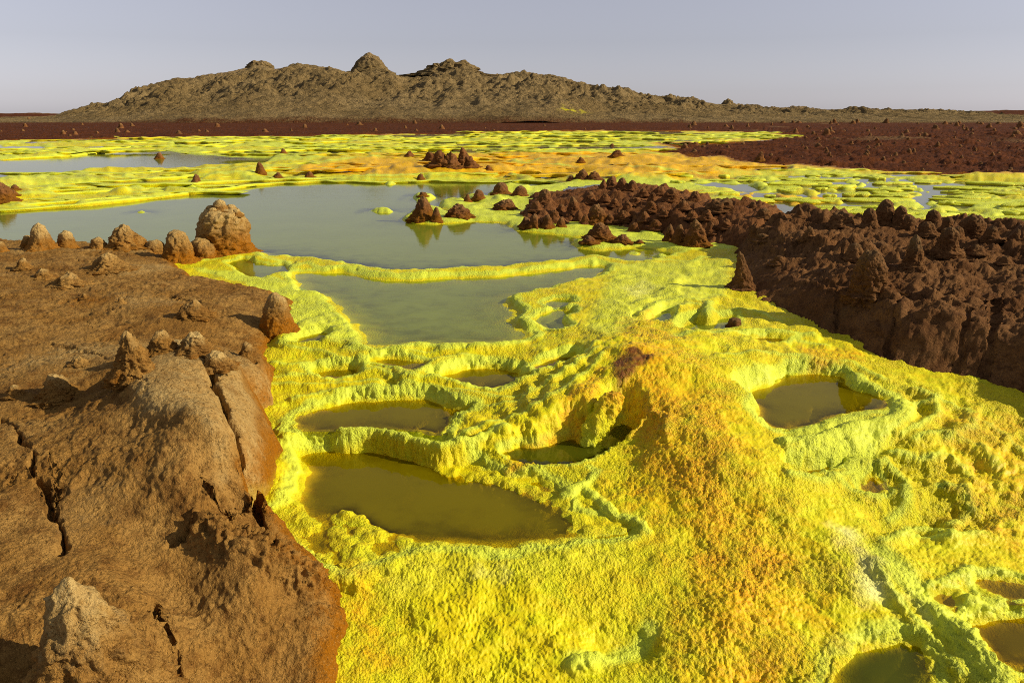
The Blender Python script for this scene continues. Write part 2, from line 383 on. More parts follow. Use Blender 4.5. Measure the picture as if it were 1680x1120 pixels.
# ------------------------------------------------------------------ pools
LAKE_B = [(481,447),(536,446),(576,446),(604,453),(637,458),(682,458),(726,457),(773,454),(817,454),(855,449),(892,445),(946,438),(976,433),(997,438),(1000,444),(983,456),(936,466),(902,476),(868,483),(844,488),(837,497),(847,508),(861,514),(844,522),(847,531),(864,542),(873,553),(851,561),(800,566),(766,566),(726,566),(698,564),(671,566),(637,571),(604,571),(587,568),(585,559),(587,549),(573,532),(556,519),(546,505),(536,492),(515,483),(481,481),(485,473),(488,466),(475,458)]
LAKE_A = [(-900,420),(-300,352),(-60,347),(0,345),(100,340),(200,332),(280,322),(350,314),(415,304),(450,301),(500,299),(650,299),(840,297),(900,300),(935,306),(960,330),(960,380),(1000,400),(1080,408),(1120,414),(1100,421),(1075,427),(1062,431),(1040,431),(1000,426),(975,421),(940,426),(880,432),(815,440),(770,440),(700,444),(637,445),(585,436),(555,431),(502,424),(470,420),(433,424),(430,414),(400,418),(310,430),(200,430),(0,425),(-300,440),(-900,520)]
POOLS = [  # kind, level, rim width, rim height, outline
 ('lake', 'W_LAKE', 0.0, .07, .025, LAKE_A, 'grey green lake stretching behind the thin salt rim'),
 ('lake', 'W_LAKE', -.012, .055, .03, LAKE_B, 'still olive grey lake in front of the thin salt rim'),
 ('pool', 'W_LAKE', .0, .03, .015, [(375,432),(400,424),(418,432),(440,436),(478,434),(470,446),(450,450),(432,458),(410,455),(395,448)], 'little pool beside the big square rock stump'),
 ('pool', 'W_OLIVE', -.035, .03, .02, [(478,563),(488,554),(512,549),(532,545),(539,551),(546,554),(536,559),(515,563),(495,565)], 'small dark pool below the lone ochre knob on the left shore'),
 ('pool', 'W_OLIVE', -.115, .035, .03, [(512,611),(520,616),(536,619),(559,620),(583,614),(590,607),(576,604),(540,605)], 'tiny sunken basin shaded by its own rim, left of the terraces'),
 ('pool', 'W_OLIVE', -.062, .03, .025, [(607,593),(637,588),(671,590),(698,595),(695,602),(671,605),(651,602),(631,597)], 'narrow pool just below the rim of the nearer lake'),
 ('pool', 'W_OLIVE', -.105, .04, .035, [(719,617),(739,612),(773,605),(800,603),(834,607),(854,615),(871,622),(851,625),(831,631),(807,637),(783,634),(756,627),(732,622)], 'oval olive pool in the middle of the terraces'),
 ('pool', 'W_BROWN', -.05, .03, .025, [(871,603),(888,595),(912,587),(936,583),(946,588),(936,597),(912,603),(892,607)], 'thin amber pool at the foot of the vent mound'),
 ('pool', 'W_LAKE', .01, .03, .025, [(895,498),(915,491),(936,493),(942,497),(925,503),(905,505)], 'upper of two pools on the right bank of the lake'),
 ('pool', 'W_LAKE', .0, .035, .03, [(875,527),(891,515),(908,509),(936,510),(939,515),(922,524),(925,532),(932,542),(919,544),(898,537)], 'lower of two pools on the right bank of the lake'),
 ('pool', 'W_OLIVE', -.175, .045, .035, [(483,702),(485,688),(512,675),(542,666),(576,660),(617,656),(658,654),(692,656),(719,663),(753,671),(773,675),(743,681),(739,695),(726,709),(715,711),(692,704),(671,704),(644,698),(610,698),(583,702),(559,705),(529,703),(502,705)], 'long olive pool between the cracked boulder and the terraces'),
 ('pool', 'W_OLIVE', -.29, .05, .02, [(485,749),(512,743),(549,741),(590,734),(620,729),(644,734),(665,743),(690,744),(712,749),(735,751),(752,760),(775,766),(790,776),(810,779),(828,786),(875,787),(909,801),(922,821),(929,842),(956,849),(1003,857),(1031,860),(1017,871),(976,877),(929,883),(909,889),(882,888),(841,898),(800,898),(760,895),(732,890),(698,892),(671,890),(637,905),(603,918),(570,932),(542,922),(520,905),(488,882),(454,862),(440,850),(481,832),(488,808),(502,774),(495,757)], 'largest front pool, golden olive with a drowned lumpy shelf'),
 ('pool', 'W_GREEN', -.235, .02, .010, [(827,743),(844,737),(875,734),(908,728),(936,721),(959,731),(990,720),(1006,708),(1017,694),(1034,700),(1040,710),(1017,726),(990,743),(963,753),(929,760),(885,760),(851,756)], 'dark green pool under the overhanging salt lip'),
 ('pool', 'W_OLIVE', -.145, .05, .03, [(1217,648),(1235,641),(1262,631),(1290,621),(1310,614),(1337,612),(1371,617),(1388,622),(1395,634),(1408,642),(1439,649),(1456,656),(1459,666),(1446,671),(1412,675),(1378,680),(1351,690),(1337,697),(1310,699),(1266,702),(1256,695),(1246,685),(1247,671),(1239,661)], 'olive pool mirroring the dark ridge'),
 ('pool', 'W_BROWN', -.26, .03, .02, [(1300,774),(1330,767),(1357,760),(1378,759),(1364,770),(1340,784),(1317,791),(1305,784)], 'small brown pool beside the orange mound'),
 ('pool', 'W_BROWN', -.30, .03, .02, [(1415,804),(1418,791),(1432,781),(1446,801),(1435,808),(1422,810)], 'deep little hollow pool right of the small brown pool'),
 ('pool', 'W_BROWN', -.385, .03, .015, [(1520,977),(1540,971),(1568,974),(1574,984),(1561,998),(1537,991)], 'small amber pool at the end of the white streak'),
 ('pool', 'W_BROWN', -.39, .03, .015, [(1598,950),(1646,952),(1690,957),(1760,970),(1760,990),(1690,984),(1649,982),(1619,971)], 'amber pool at the right edge, farther of two'),
 ('pool', 'W_BROWN', -.435, .04, .015, [(1591,1025),(1619,1015),(1649,1010),(1690,1010),(1770,1020),(1770,1090),(1700,1092),(1649,1088),(1625,1079),(1612,1045)], 'reddish amber pool at the right edge, nearer of two'),
 ('pool', 'W_GREEN', -.455, .04, .015, [(1355,1135),(1378,1089),(1405,1069),(1432,1059),(1479,1055),(1510,1062),(1520,1093),(1530,1135),(1520,1180),(1380,1180)], 'dark green pool cut by the lower picture edge'),
 ('pool', 'W_LAKE', -.02, .035, .02, [(1116,549),(1124,533),(1158,524),(1204,521),(1206,536),(1178,543),(1148,548)], 'grey pool with a stone, left of the ridge tip'),
 ('pool', 'W_LAKE', .022, .03, .02, [(1040,524),(1066,512),(1104,510),(1102,522),(1084,531),(1056,530)], 'small grey pool in the ledges above the vent mound'),
 ('pool', 'W_BROWN', -.045, .03, .02, [(1218,559),(1235,554),(1269,553),(1300,554),(1286,561),(1249,562)], 'dark slit of water in the shade of the ridge'),
 ('lake', 'W_LAKE', .0, .25, .05, [(-900,250),(-60,262),(0,262),(100,257),(190,248),(270,247),(300,252),(380,258),(450,258),(435,268),(350,272),(250,278),(150,283),(75,290),(0,295),(-200,300),(-900,330)], 'far grey green lake below the red plain'),
 ('pool', 'W_GREY', .0, .12, .04, [(35,307),(150,301),(300,295),(355,291),(300,299),(160,305),(60,309)], 'thin sliver of water between two pale salt shelves'),
 ('pool', 'W_GREY', .0, .3, .05, [(-300,244),(0,241),(70,240),(75,243),(0,246),(-300,250)], 'farthest sliver of water below the red plain'),
 ('pool', 'W_GREY', .0, .2, .05, [(840,290),(880,284),(930,282),(980,284),(960,290),(900,294)], 'small far pool behind the hummock, upper'),
 ('pool', 'W_GREY', .0, .15, .04, [(842,299),(880,296),(932,296),(938,300),(900,303)], 'small far pool behind the hummock, lower'),
 ('pool', 'W_GREY', .0, .2, .04, [(1135,302),(1165,300),(1230,305),(1255,312),(1230,315),(1150,308)], 'long grey pool behind the row of knobs'),
 ('pool', 'W_GREY', .0, .2, .04, [(1100,311),(1140,315),(1172,322),(1160,333),(1120,326)], 'grey pool hugging the back of the hummock'),
 ('pool', 'W_GREY', .0, .2, .03, [(1605,367),(1640,358),(1680,352),(1800,355),(1800,375),(1660,374)], 'grey pool at the right edge behind the ridge'),
 ('pool', 'W_GREY', .0, .3, .05, [(680,240),(800,238),(900,239),(900,242),(780,244),(690,245)], 'far dark pool along the salt flats'),
]
pool_d, pool_id, rim_id = [], np.full(X.shape, -1, np.int16), np.full(X.shape, -1, np.int16)
rim_near = np.full(X.shape, 99, f32); dmin = np.full(X.shape, 99, f32)
lump1, _, _ = worley(X * 22, Y * 22, 51); lump2, _, _ = worley(WX * 9, WY * 9, 52)
lumpy = (0.75 - lump1) * .014 + (0.75 - lump2) * .03
apron = field(poly([(661,361),(672,352),(683,345),(700,338),(722,346),(740,352),(752,347),(722,340),(726,330),(752,327),(762,334),(790,337),(763,326),(775,318),(812,328),(800,318),(850,308),(900,305),(960,296),(1030,296),(1200,310),(1260,380),(1200,415),(1123,416),(1067,406),(1033,406),(987,411),(950,406),(945,400),(965,390),(925,386),(875,381),(850,378),(832,366),(801,364),(764,364),(717,368),(683,367)], 0.0), .6)
salt_isl = [field(poly(p, 0), .3) for p in ([(606,346),(618,342),(630,344),(645,346),(642,350),(622,349)], [(676,323),(686,318),(706,320),(716,326),(700,330),(682,328)], [(964,433),(976,428),(985,432),(975,436)], [(1070,421),(1085,418),(1093,422),(1082,426)], [(1034,415),(1040,413),(1046,416),(1040,418)], [(632,301),(646,300),(648,303),(636,304)], [(223,349),(232,346),(238,350)])]
land = apron.copy()
for q in salt_isl: land = np.minimum(land, q)
fine = sm(16, 9, Y)
for i, (kd, mat, zw, rw, rh, pts, lab) in enumerate(POOLS):
    pg = poly(pts, zw)
    d = field(pg, max(1.2, rw * 5) if kd == 'lake' else max(.45, rw * 4))
    d = np.where(d < 9, d + fine * (.030 * (lump2 - .42) + .010 * (lump1 - .42)) - (.018 if i > 1 and rw < .1 else 0), d)
    if i == 0: d = np.where(Y < 22, np.maximum(d, -land), d)
    pool_d.append(d)
    bumpy = 1 + .3 * (0.5 - lump1) + .15 * noise2(X * 5, Y * 5, 60 + i)
    rh = rh * (.55 if zw > -.9 and i > 1 and rw < .1 else .8)
    rim = zw - .004 + rh * bumpy * (1 - ((d - rw) / rw) ** 2)
    act = (d > -.02) & (d < 2.1 * rw)
    Hn = np.where(act, smax(Hs, rim, .012), Hs)
    cap = zw - .004 + 1.5 * np.maximum(d, 0) + .010 * np.sqrt(np.maximum(d, 0) / .02)
    Hn = np.where((d >= 0) & (d < .4), np.minimum(Hn, cap), Hn)
    s = np.maximum(-d, 0)
    shelf = .16 if i == 1 else (.38 if i == 11 else (.25 if i == 0 else (1.6 if i == 12 else .6)))
    floor = zw - .004 - shelf * s * (0.6 + 0.4 * np.tanh(s / .3)) + lumpy * np.exp(-s / .16) * fine
    floor = np.maximum(floor, zw - .3)
    Hs = np.where(d < 0, floor, Hn)
    upd = d < 0; pool_id[upd] = i
    r_ = (d >= 0) & (d < 2.0 * rw) & (d < dmin); rim_id[r_] = i
    dmin = np.minimum(dmin, np.where(d > -.05, np.abs(d), 99))
    q = np.exp(-((d - rw * .8) / (rw * 1.1)) ** 2) * (d > -.1)
    tint[..., 1] = np.maximum(tint[..., 1], q * (0.95 if zw > -.2 else .75))
# drowned lumpy shelf of the large front pool
shelf = field(poly([(440,850),(490,830),(520,835),(560,835),(590,830),(620,855),(670,875),(668,890),(600,920),(560,935),(500,890)], -.29), .3)
k = sm(.06, -.06, shelf) * (pool_id == 11)
Hs = np.where(k > 0, Hs * (1 - k) + k * (-.300 + lumpy * 1.25 + .012 * noise2(X * 5, Y * 5, 71)), Hs)
for q_pg in ([(935,846),(960,850),(1010,857),(1020,868),(970,876),(940,872)], [(690,752),(770,765),(860,790),(920,822),(905,832),(830,800),(760,790),(690,765)]):
    sh = field(poly(q_pg, -.29), .3); k = sm(.05, -.03, sh) * (pool_id == 11) * .9
    Hs = np.where(k > 0, Hs * (1 - k) + k * (-.296 + lumpy * 1.5), Hs)
# shallow salt froth round the nearer lake's left shore
sh = field(poly([(300,440),(420,452),(500,470),(545,505),(590,545),(600,560),(540,560),(470,560),(440,540),(470,500),(400,470)], 0), .3)
k = sm(.05, -.05, sh)
Hs = np.where((k > 0) & (pool_id < 0), np.maximum(Hs, k * (-.005 + lumpy * 1.3)), Hs); tint[..., 1] = np.maximum(tint[..., 1], k * .7)
# raised beads of salt: free-standing rims
RIMS = [([(433,424),(470,430),(481,437),(502,432),(536,441),(563,436),(583,444),(610,449),(637,451),(671,453),(698,451),(732,448),(773,447),(814,447),(848,441),(882,438),(922,434),(942,431),(976,426),(990,429),(1017,434),(1040,437)], .03, .042, .0, 'thin wavy salt rim dividing the two lakes'),
 ([(1062,425),(1100,423),(1140,428),(1150,420),(1201,425)], .06, .05, .0, ''),
 ([(940,1078),(1000,1065),(1040,1050),(1066,1030)], -.435, .05, .0, ''),
 ([(925,806),(958,790),(975,775),(962,770)], -.245, .03, 0, ''), ([(958,800),(985,815),(1010,838),(1045,850),(1062,862)], -.25, .03, 0, ''),
 ([(1478,652),(1485,662),(1470,680),(1400,692),(1345,712),(1290,720)], -.105, .05, 0, ''),
 ([(1440,930),(1480,965),(1520,1000),(1580,1040),(1610,1080),(1640,1120)], -.40, .08, 0, ''),
 ([(560,700),(620,700),(680,712),(720,722),(790,715),(830,700)], -.145, .03, 0, ''),
 ([(1110,560),(1150,550),(1200,545),(1240,535),(1330,540)], .02, .05, 0, ''), ([(1050,510),(1090,490),(1130,485),(1170,492),(1160,508)], .09, .04, 0, '')]
rimline = None
for pts, z, wd, dr, lab in RIMS:
    d = field(poly(pts, z), wd * 4, False, 'soft')
    zz = z + .012 * noise2(X * 7, Y * 7, 80) + .008 * (0.5 - lump1)
    d = d + .014 * (lump2 - .42); Hn = zz - np.abs(d / wd) ** 1.5 * .032
    Hs = np.where(d < wd * 2.2, smax(Hs, Hn, .012), Hs)
    q = np.exp(-(d / (wd * 1.2)) ** 2); tint[..., 1] = np.maximum(tint[..., 1], q * .9)
    if rimline is None: rimline = d
DETAIL = [([(444,620),(502,619),(559,622),(590,617),(620,612),(651,620),(688,624),(722,626),(756,634),(790,639),(817,644),(858,634),(888,624),(929,610),(943,600)],-.10,.026),
 ([(454,634),(502,637),(570,634),(620,631),(671,634),(722,642),(773,653),(824,658),(875,653)],-.13,.024),
 ([(485,658),(553,648),(620,644),(678,648),(722,658),(773,668),(817,671),(854,665),(909,648),(943,634),(975,615)],-.145,.028),
 ([(536,568),(570,570),(617,581),(658,576),(698,580),(739,578),(800,575),(860,568)],-.035,.026),
 ([(590,590),(631,597),(658,610),(681,617),(705,603),(726,597),(760,592),(800,593),(841,600),(875,614),(909,615),(943,607),(975,590)],-.07,.026),
 ([(455,570),(480,577),(520,580),(560,590),(600,590)],-.05,.024),([(450,600),(480,604),(505,600)],-.08,.02),
 ([(700,712),(750,700),(800,690),(860,680),(920,660),(960,640),(985,620)],-.11,.03),([(740,722),(790,712),(835,705)],-.14,.025),
 ([(470,715),(540,718),(600,712),(650,715),(700,725),(760,728)],-.185,.026),
 ([(1010,455),(1060,447),(1120,452),(1190,447)],.05,.04),([(1040,500),(1100,480),(1150,478),(1205,482)],.06,.035),([(1090,515),(1140,505),(1180,512),(1230,505),(1280,520)],.03,.035),([(1130,560),(1180,556),(1240,545),(1290,548),(1360,556)],-.0,.035),
 ([(1180,600),(1250,590),(1320,585),(1400,590),(1450,612)],-.05,.035),([(1490,660),(1540,655),(1590,665),(1600,690),(1560,705)],-.14,.035),([(1500,720),(1550,710),(1610,720),(1640,745)],-.19,.035),([(1460,740),(1510,745),(1560,740),(1600,765)],-.22,.035),([(1600,690),(1650,705),(1690,730)],-.19,.03),
 ([(1300,800),(1350,800),(1400,770),(1450,755)],-.24,.04),([(1440,900),(1500,880),(1560,890),(1620,880)],-.36,.04),([(1400,720),(1450,705),(1490,690),(1500,670)],-.15,.035)]
DETAIL += [([(1440,930,-.33),(1480,965,-.35),(1520,1000,-.38),(1580,1040,-.42),(1610,1080,-.44),(1640,1120,-.46)],-.4,.05,.03),([(1425,930,-.33),(1460,975,-.36),(1500,1020,-.40),(1545,1065,-.44),(1580,1120,-.47)],-.4,.03,.02),
 ([(1560,985),(1600,990),(1640,1000),(1700,1000)],-.39,.04,.03),([(1400,765),(1450,768),(1485,785),(1490,815),(1460,830)],-.28,.04,.028),([(1470,875),(1500,850),(1540,850),(1570,880)],-.33,.045,.022),([(1540,800),(1580,805),(1600,830),(1570,850)],-.32,.035,.02),
 ([(1040,690),(1070,678),(1100,688),(1092,705)],-.08,.04,.03),([(1500,640),(1530,650),(1540,668),(1510,690),(1480,700)],-.13,.035,.022),([(1345,800),(1400,812),(1440,815)],-.29,.04,.02),([(1600,940),(1560,955),(1530,965)],-.375,.03,.02)]
W_ = lambda u, v: [(a, b, .03) for a, b in zip(u, v)]
FARL = [([(0,299),(150,289),(280,283),(420,270),(520,262)],.10),([(60,304),(180,298),(320,291),(420,286),(560,280),(680,276)],.09),([(0,326),(150,316),(250,310),(330,302),(430,296),(560,293)],.09),([(0,338),(140,330),(240,322),(330,313),(420,304)],.07),
 ([(0,254),(100,250),(200,243),(300,240),(450,236),(600,232)],.16),([(300,251),(450,248),(600,243),(750,241),(900,238)],.14),([(560,294),(700,292),(850,289)],.08),([(840,268),(950,275),(1050,282),(1150,287)],.10),([(1050,236),(1150,233),(1250,228)],.2),([(500,228),(700,226),(900,222),(1100,222)],.22),
 ([(480,256),(600,252),(690,258)],.1),([(640,272),(800,270),(900,263),(1000,262)],.1),([(120,297),(260,290),(380,281),(500,272),(620,262)],.08),([(900,246),(1000,250),(1080,256)],.14),([(200,236),(350,232),(520,229)],.2)]
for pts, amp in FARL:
    z = .05; pg = poly(pts, z); yy = float(pg[:, 1].mean()); wd = .006 * yy + .06
    d = field(pg, wd * 5, False); q = np.exp(-(np.minimum(d, 9) / wd) ** 2) * (pool_id < 0) * (Y > 14)
    Hs = Hs + .5 * amp * q * (.8 + .5 * noise2(X * .8, Y * .8, 84)); tint[..., 1] = np.maximum(tint[..., 1], q * .9); tint[..., 0] *= 1 - .7 * q; tint[..., 3] = np.maximum(tint[..., 3], q * .3)
    d2 = field(pg - np.array([0, wd * 1.5], f32), wd * 5, False); q2 = np.exp(-(np.minimum(d2, 9) / (wd * .55)) ** 2) * (pool_id < 0) * (Y > 14); tint[..., 2] = np.maximum(tint[..., 2], q2 * .38)  # shade of the ledge fronts painted as a brown line on the camera side
for pts, z, wd, *amp in DETAIL:
    amp = amp[0] if amp else .018
    d = field(poly(pts, z), wd * 5, False, 'soft')
    d = np.abs(d + .016 * (lump2 - .42)); q = np.exp(-(d / wd) ** 1.4) * (pool_id < 0)
    Hs = Hs + q * (amp * 1.15 + .003 * noise2(X * 6, Y * 6, 83)) - .006 * np.exp(-((d - wd * 2.2) / wd) ** 2) * (pool_id < 0) * (d < 90)
    tint[..., 1] = np.maximum(tint[..., 1], q * .8)
for q in salt_isl:
    Hs = np.where(q < .1, smax(Hs, .045 - np.maximum(q + .05, 0) * .8 + .02 * (0.5 - lump2), .01), Hs); tint[..., 1] = np.maximum(tint[..., 1], sm(.05, -.02, q))
a_ = sm(.05, -.08, apron); Hs = np.where((apron < .02) & (Y < 22), np.maximum(Hs, .012 + .03 * a_ + lumpy * .8), Hs); tint[..., 1] = np.maximum(tint[..., 1], a_ * (Y < 22))
# hollows in the salt without water
for u, v, z, rad, dp in ((1485,852,-.33,.16,.07),(1560,838,-.33,.12,.05),(1290,600,-.05,.12,.05),(640,632,-.12,.06,.05),(1020,1045,-.43,.11,.045),(560,612,-.08,.12,.03),(1500,765,-.26,.07,.04),(1620,770,-.29,.09,.04),(1445,785,-.29,.1,.03),(1380,735,-.2,.06,.02)):
    x0, y0 = P(u, v, z); d = np.hypot((WX - x0) / 1.5, WY - y0) / rad
    Hs -= np.where((d < 3) & (pool_id < 0), dp * np.exp(-d ** 4), 0)

# ---- tints of the salt
def blob(pts, z, soft):
    d = field(poly(pts, z), soft * 2); return sm(soft, -soft, d)
tint[..., 0] = np.maximum(tint[..., 0], 1.0 * blob([(1005,560),(1070,545),(1110,590),(1180,650),(1250,740),(1290,800),(1400,950),(1400,1090),(1290,1180),(1150,1180),(1120,1000),(1090,850),(990,780),(1060,690),(1000,640)], -.15, .30) * (.55 + .18 * noise2(X * 1.8, Y * 1.8, 171) + .2 * noise2(X * 6, Y * 6, 172)))
tint[..., 0] = np.maximum(tint[..., 0], blob([(1005,600),(1080,580),(1120,640),(1170,720),(1260,780),(1180,830),(1060,740),(1020,660)], -.05, .22) * (.75 + .3 * noise2(X * 3, Y * 3, 173)))
tint[..., 0] = np.maximum(tint[..., 0], blob([(830,735),(940,715),(1000,640),(985,625),(900,690),(830,705)], -.1, .05) * .6)
tint[..., 0] = np.maximum(tint[..., 0], blob([(560,990),(610,1010),(660,1120),(560,1180)], -.55, .16) * .6)
tint[..., 0] = np.maximum(tint[..., 0], blob([(1300,570),(1410,565),(1420,590),(1330,600)], -.06, .1) * .55)
tint[..., 0] = np.maximum(tint[..., 0], blob([(1530,690),(1700,690),(1720,900),(1560,830)], -.25, .15) * .45)
tint[..., 2] = np.maximum(tint[..., 2], blob([(1005,575),(1040,565),(1075,575),(1040,590),(1012,598)], .13, .04) * .75)
tint[..., 3] = np.maximum(tint[..., 3], blob([(1368,890),(1400,888),(1450,960),(1460,990),(1420,985)], -.36, .16) * (.85 + .5 * noise2(X * 6, Y * 6, 174)))
tint[..., 3] = np.maximum(tint[..., 3], blob([(1450,960),(1500,985),(1560,1030),(1530,1030),(1470,995)], -.4, .05) * .35)
tint[..., 3] = np.maximum(tint[..., 3], blob([(1010,470),(1060,455),(1090,470),(1040,500)], .05, .1) * .4)
tint[..., 3] = np.maximum(tint[..., 3], blob([(780,930),(860,935),(840,965),(770,955)], -.33, .06) * .35)
tint[..., 1] = np.maximum(tint[..., 1], blob([(1270,700),(1340,700),(1400,690),(1480,690),(1420,760),(1300,745)], -.17, .08) * .75)
tint[..., 1] = np.maximum(tint[..., 1], blob([(560,920),(700,890),(930,890),(1040,870),(1050,930),(900,960),(620,990)], -.33, .12) * .38)
tint[..., 1] = np.maximum(tint[..., 1], blob([(1010,430),(1200,425),(1200,480),(1080,520),(1000,560),(950,540)], .05, .12) * .6)

# ---- dark red plain beyond the salt
PLAIN = [(-2500,236),(-600,236),(0,233),(150,229),(350,224),(600,222),(760,220),(900,216),(1000,214.5),(1250,217),(1310,224),(1230,231),(1100,239),(1082,247),(1110,257),(1240,270),(1330,276),(1480,283),(1600,288),(1690,289),(2100,300),(4500,330),(9000,189.5),(-9000,189.5)]
plain_d = np.full(X.shape, 99, f32)
r = np.where(ys > 14)[0][0]
xx = X[r:] + Y[r:] * .05 * noise2(X[r:] * .25, Y[r:] * .25, 91); yy = Y[r:] * (1 + .03 * noise2(X[r:] * .25, Y[r:] * .12, 92))
ppg = np.array([P(u, v, 0) for u, v in PLAIN], f32); plain_d[r:] = sdf(xx, yy, ppg)
plain_d[ys > 300] = -50
pk = sm(.4, -.4, plain_d)
# mixed strip: orange fringe
fr = np.exp(-np.maximum(plain_d, 0) / 1.2) * far; tint[..., 0] = np.maximum(tint[..., 0], fr * .9)
tint[..., 2] = np.maximum(tint[..., 2], np.exp(-np.maximum(plain_d, 0) / .35) * far * .7)
f1p, f2p, cp = worley(X * .8, Y * .55, 95); f1q, _, cq = worley(X * 2.3, Y * 1.7, 96)
rough = sm(170, 90, Y) * (np.maximum(0, 1 - (f1p / .55) ** 2) * np.maximum(0, cp - .55) * .42 + np.maximum(0, 1 - (f1q / .5) ** 2) * np.maximum(0, cq - .5) * .26 + (fbm(X * 2.6, Y * 2.2, 3, 98, .6, True) - .8) * .05 + fbm(X * .12, Y * .08, 4, 97) * .22)
rightside = sm(-5, 25, X - 0.15 * Y)
Hp = -.02 + .10 * sm(0, -3, plain_d) + rough * (0.5 + .45 * rightside) * sm(0.3, -1.5, plain_d)
Hp = np.where(ys[:, None] > 415, np.minimum(Hp, -.3), Hp).astype(f32)

# ------------------------------------------------------------------ displaced salt surface
for _ in range(3):                                   # salt grows rounded: soften the carved edges
    for ax in (0, 1):
        q = Hs.copy()
        if ax == 0: q[1:-1] = Hs[1:-1] * .5 + .25 * (Hs[:-2] + Hs[2:])
        else: q[:, 1:-1] = Hs[:, 1:-1] * .5 + .25 * (Hs[:, :-2] + Hs[:, 2:])
        Hs = q
sy = Y + .9 * Hs                                     # unrolls steep camera-facing walls
dwx = .012 * noise2(X * 21, sy * 21, 107) + .03 * noise2(X * 5, sy * 5, 109); dwy = .012 * noise2(X * 21, sy * 21, 108) + .03 * noise2(X * 5, sy * 5, 110)
b1, b1b, _ = worley((X + .5 * Hs + dwx) * 34, (sy + dwy) * 34, 101, 1.0)
b2, b2b, _ = worley((X + .5 * Hs + dwx) * 66, (sy + dwy) * 66, 102, 1.0)
b0, _, _ = worley((X + .4 * Hs + dwx) * 11, (sy + dwy) * 11, 103, 1.0)
grain = fbm(X * 8, sy * 8, 3, 104)
mound = np.clip(tint[..., 0], 0, 1)
dry = (pool_id < 0)
net = sm(.25, -.2, Z2) * (1 - mound)
b4, _, _ = worley((X + .5 * Hs + dwx) * 110, (sy + dwy) * 110, 115, 1.0)
var = sm(-.5, .6, noise2(X * 3.1, sy * 3.1, 116))
pop = (.55 - b1 * .9) * (.007 + .006 * mound + .005 * var) + (.5 - b2) * (.005 + .004 * mound) + (.5 - b4) * .0035 * sm(7, 4, Y) + (.6 - b0) * (.004 + .012 * mound * var)
netd = .012 * np.exp(-((b1b - b1) / .16) ** 2)
disp = (pop * (1 - .6 * net) + netd * net * .5 + grain * .007) * sm(14, 6, Y) + (fbm(X * 3, Y * 3, 3, 105) * .02) * sm(40, 8, Y)
disp *= np.where(dry, sm(0, .02, dmin) * .9 + .1, .25)
gy = np.gradient(Hs, axis=0) / np.maximum(np.gradient(Y, axis=0), 1e-6)
gx = np.gradient(Hs, axis=1) / np.maximum(np.gradient(X, axis=1), 1e-6)
gx, gy = np.clip(gx, -3, 3), np.clip(gy, -3, 3)
nl = 1 / np.sqrt(1 + gx * gx + gy * gy)
steep = sm(.35, .95, np.sqrt(gx * gx + gy * gy)) * sm(14, 8, Y)
b5, _, _ = worley((X + .5 * Hs + dwx) * 17, (sy + dwy) * 17, 119, 1.0)
disp = disp + steep * ((.55 - b5) * .026 + (.55 - b1) * .009)
SX, SY, SZ = X - gx * nl * disp, Y - gy * nl * disp, Hs + nl * disp

# ------------------------------------------------------------------ rock bodies as height sheets
def push(H, dsp):
    """move a height sheet along its own normal"""
    ay = np.clip(np.gradient(H, axis=0) / np.maximum(np.gradient(Y, axis=0), 1e-6), -2.5, 2.5)
    ax = np.clip(np.gradient(H, axis=1) / np.maximum(np.gradient(X, axis=1), 1e-6), -2.5, 2.5)
    nn = 1 / np.sqrt(1 + ax * ax + ay * ay)
    return X - ax * nn * dsp, Y - ay * nn * dsp, H + nn * dsp
def body(outline_world, ctrl, edge_w, base, soft=False):
    d = np.full(X.shape, 99, f32)
    x0, y0 = outline_world.min(0) - .6; x1, y1 = outline_world.max(0) + .6
    rws = np.where((ys >= y0) & (ys <= y1))[0]; a, b = rws[0], rws[-1] + 1
    sub = d[a:b]; m = (WX[a:b] > x0) & (WX[a:b] < x1)
    sub[m] = sdf(WX[a:b][m], WY[a:b][m], outline_world)
    top = np.zeros(X.shape, f32); sel = np.zeros(X.shape, bool); sel[a:b] = m
    top[sel] = rbf(ctrl, X[sel], Y[sel], 1e-3)
    top = np.minimum(top, max(q[2] for q in ctrl) + .02)
    e = np.clip(-d / edge_w, 0, 1); e = (.65 * e + .35 * np.sqrt(np.clip(1 - (1 - e) ** 2, 0, 1))) if soft else np.sqrt(np.clip(1 - (1 - e) ** 2, 0, 1))
    h = np.where(d < 0, (base - .06) + (np.maximum(top, base + .02) - base + .06) * e, base - .06 - d * 1.5)
    return d, h
OUT_L = [(-1500,395,.05),(-400,400,.05),(0,398,.03),(120,402,.03),(250,412,.03),(285,433,.02),(305,448,.02),(326,461,.02),(366,465,.01),(407,471,0),(448,480,0),(488,497,0),(486,515,0),(482,533,-.01),(465,546,-.02),(448,563,-.05),(441,583,-.08),(453,611,-.11),(455,625,-.13),(444,645,-.16),(451,665,-.18),(434,689,-.2),(451,716,-.22),(466,750,-.25),(458,765,-.26),(444,808,-.27),(414,850,-.28),(437,866,-.28),(475,889,-.28),(519,916,-.29),(556,943,-.31),(560,977,-.345),(566,991,-.36),(576,1028,-.395),(570,1062,-.425),(563,1096,-.45),(559,1120,-.465),(556,1300,-.55)]
outl = np.concatenate([poly(OUT_L, 0), np.array([(-.2, .6), (-6, .6), (-12, 3), (-12, 9)], f32)])
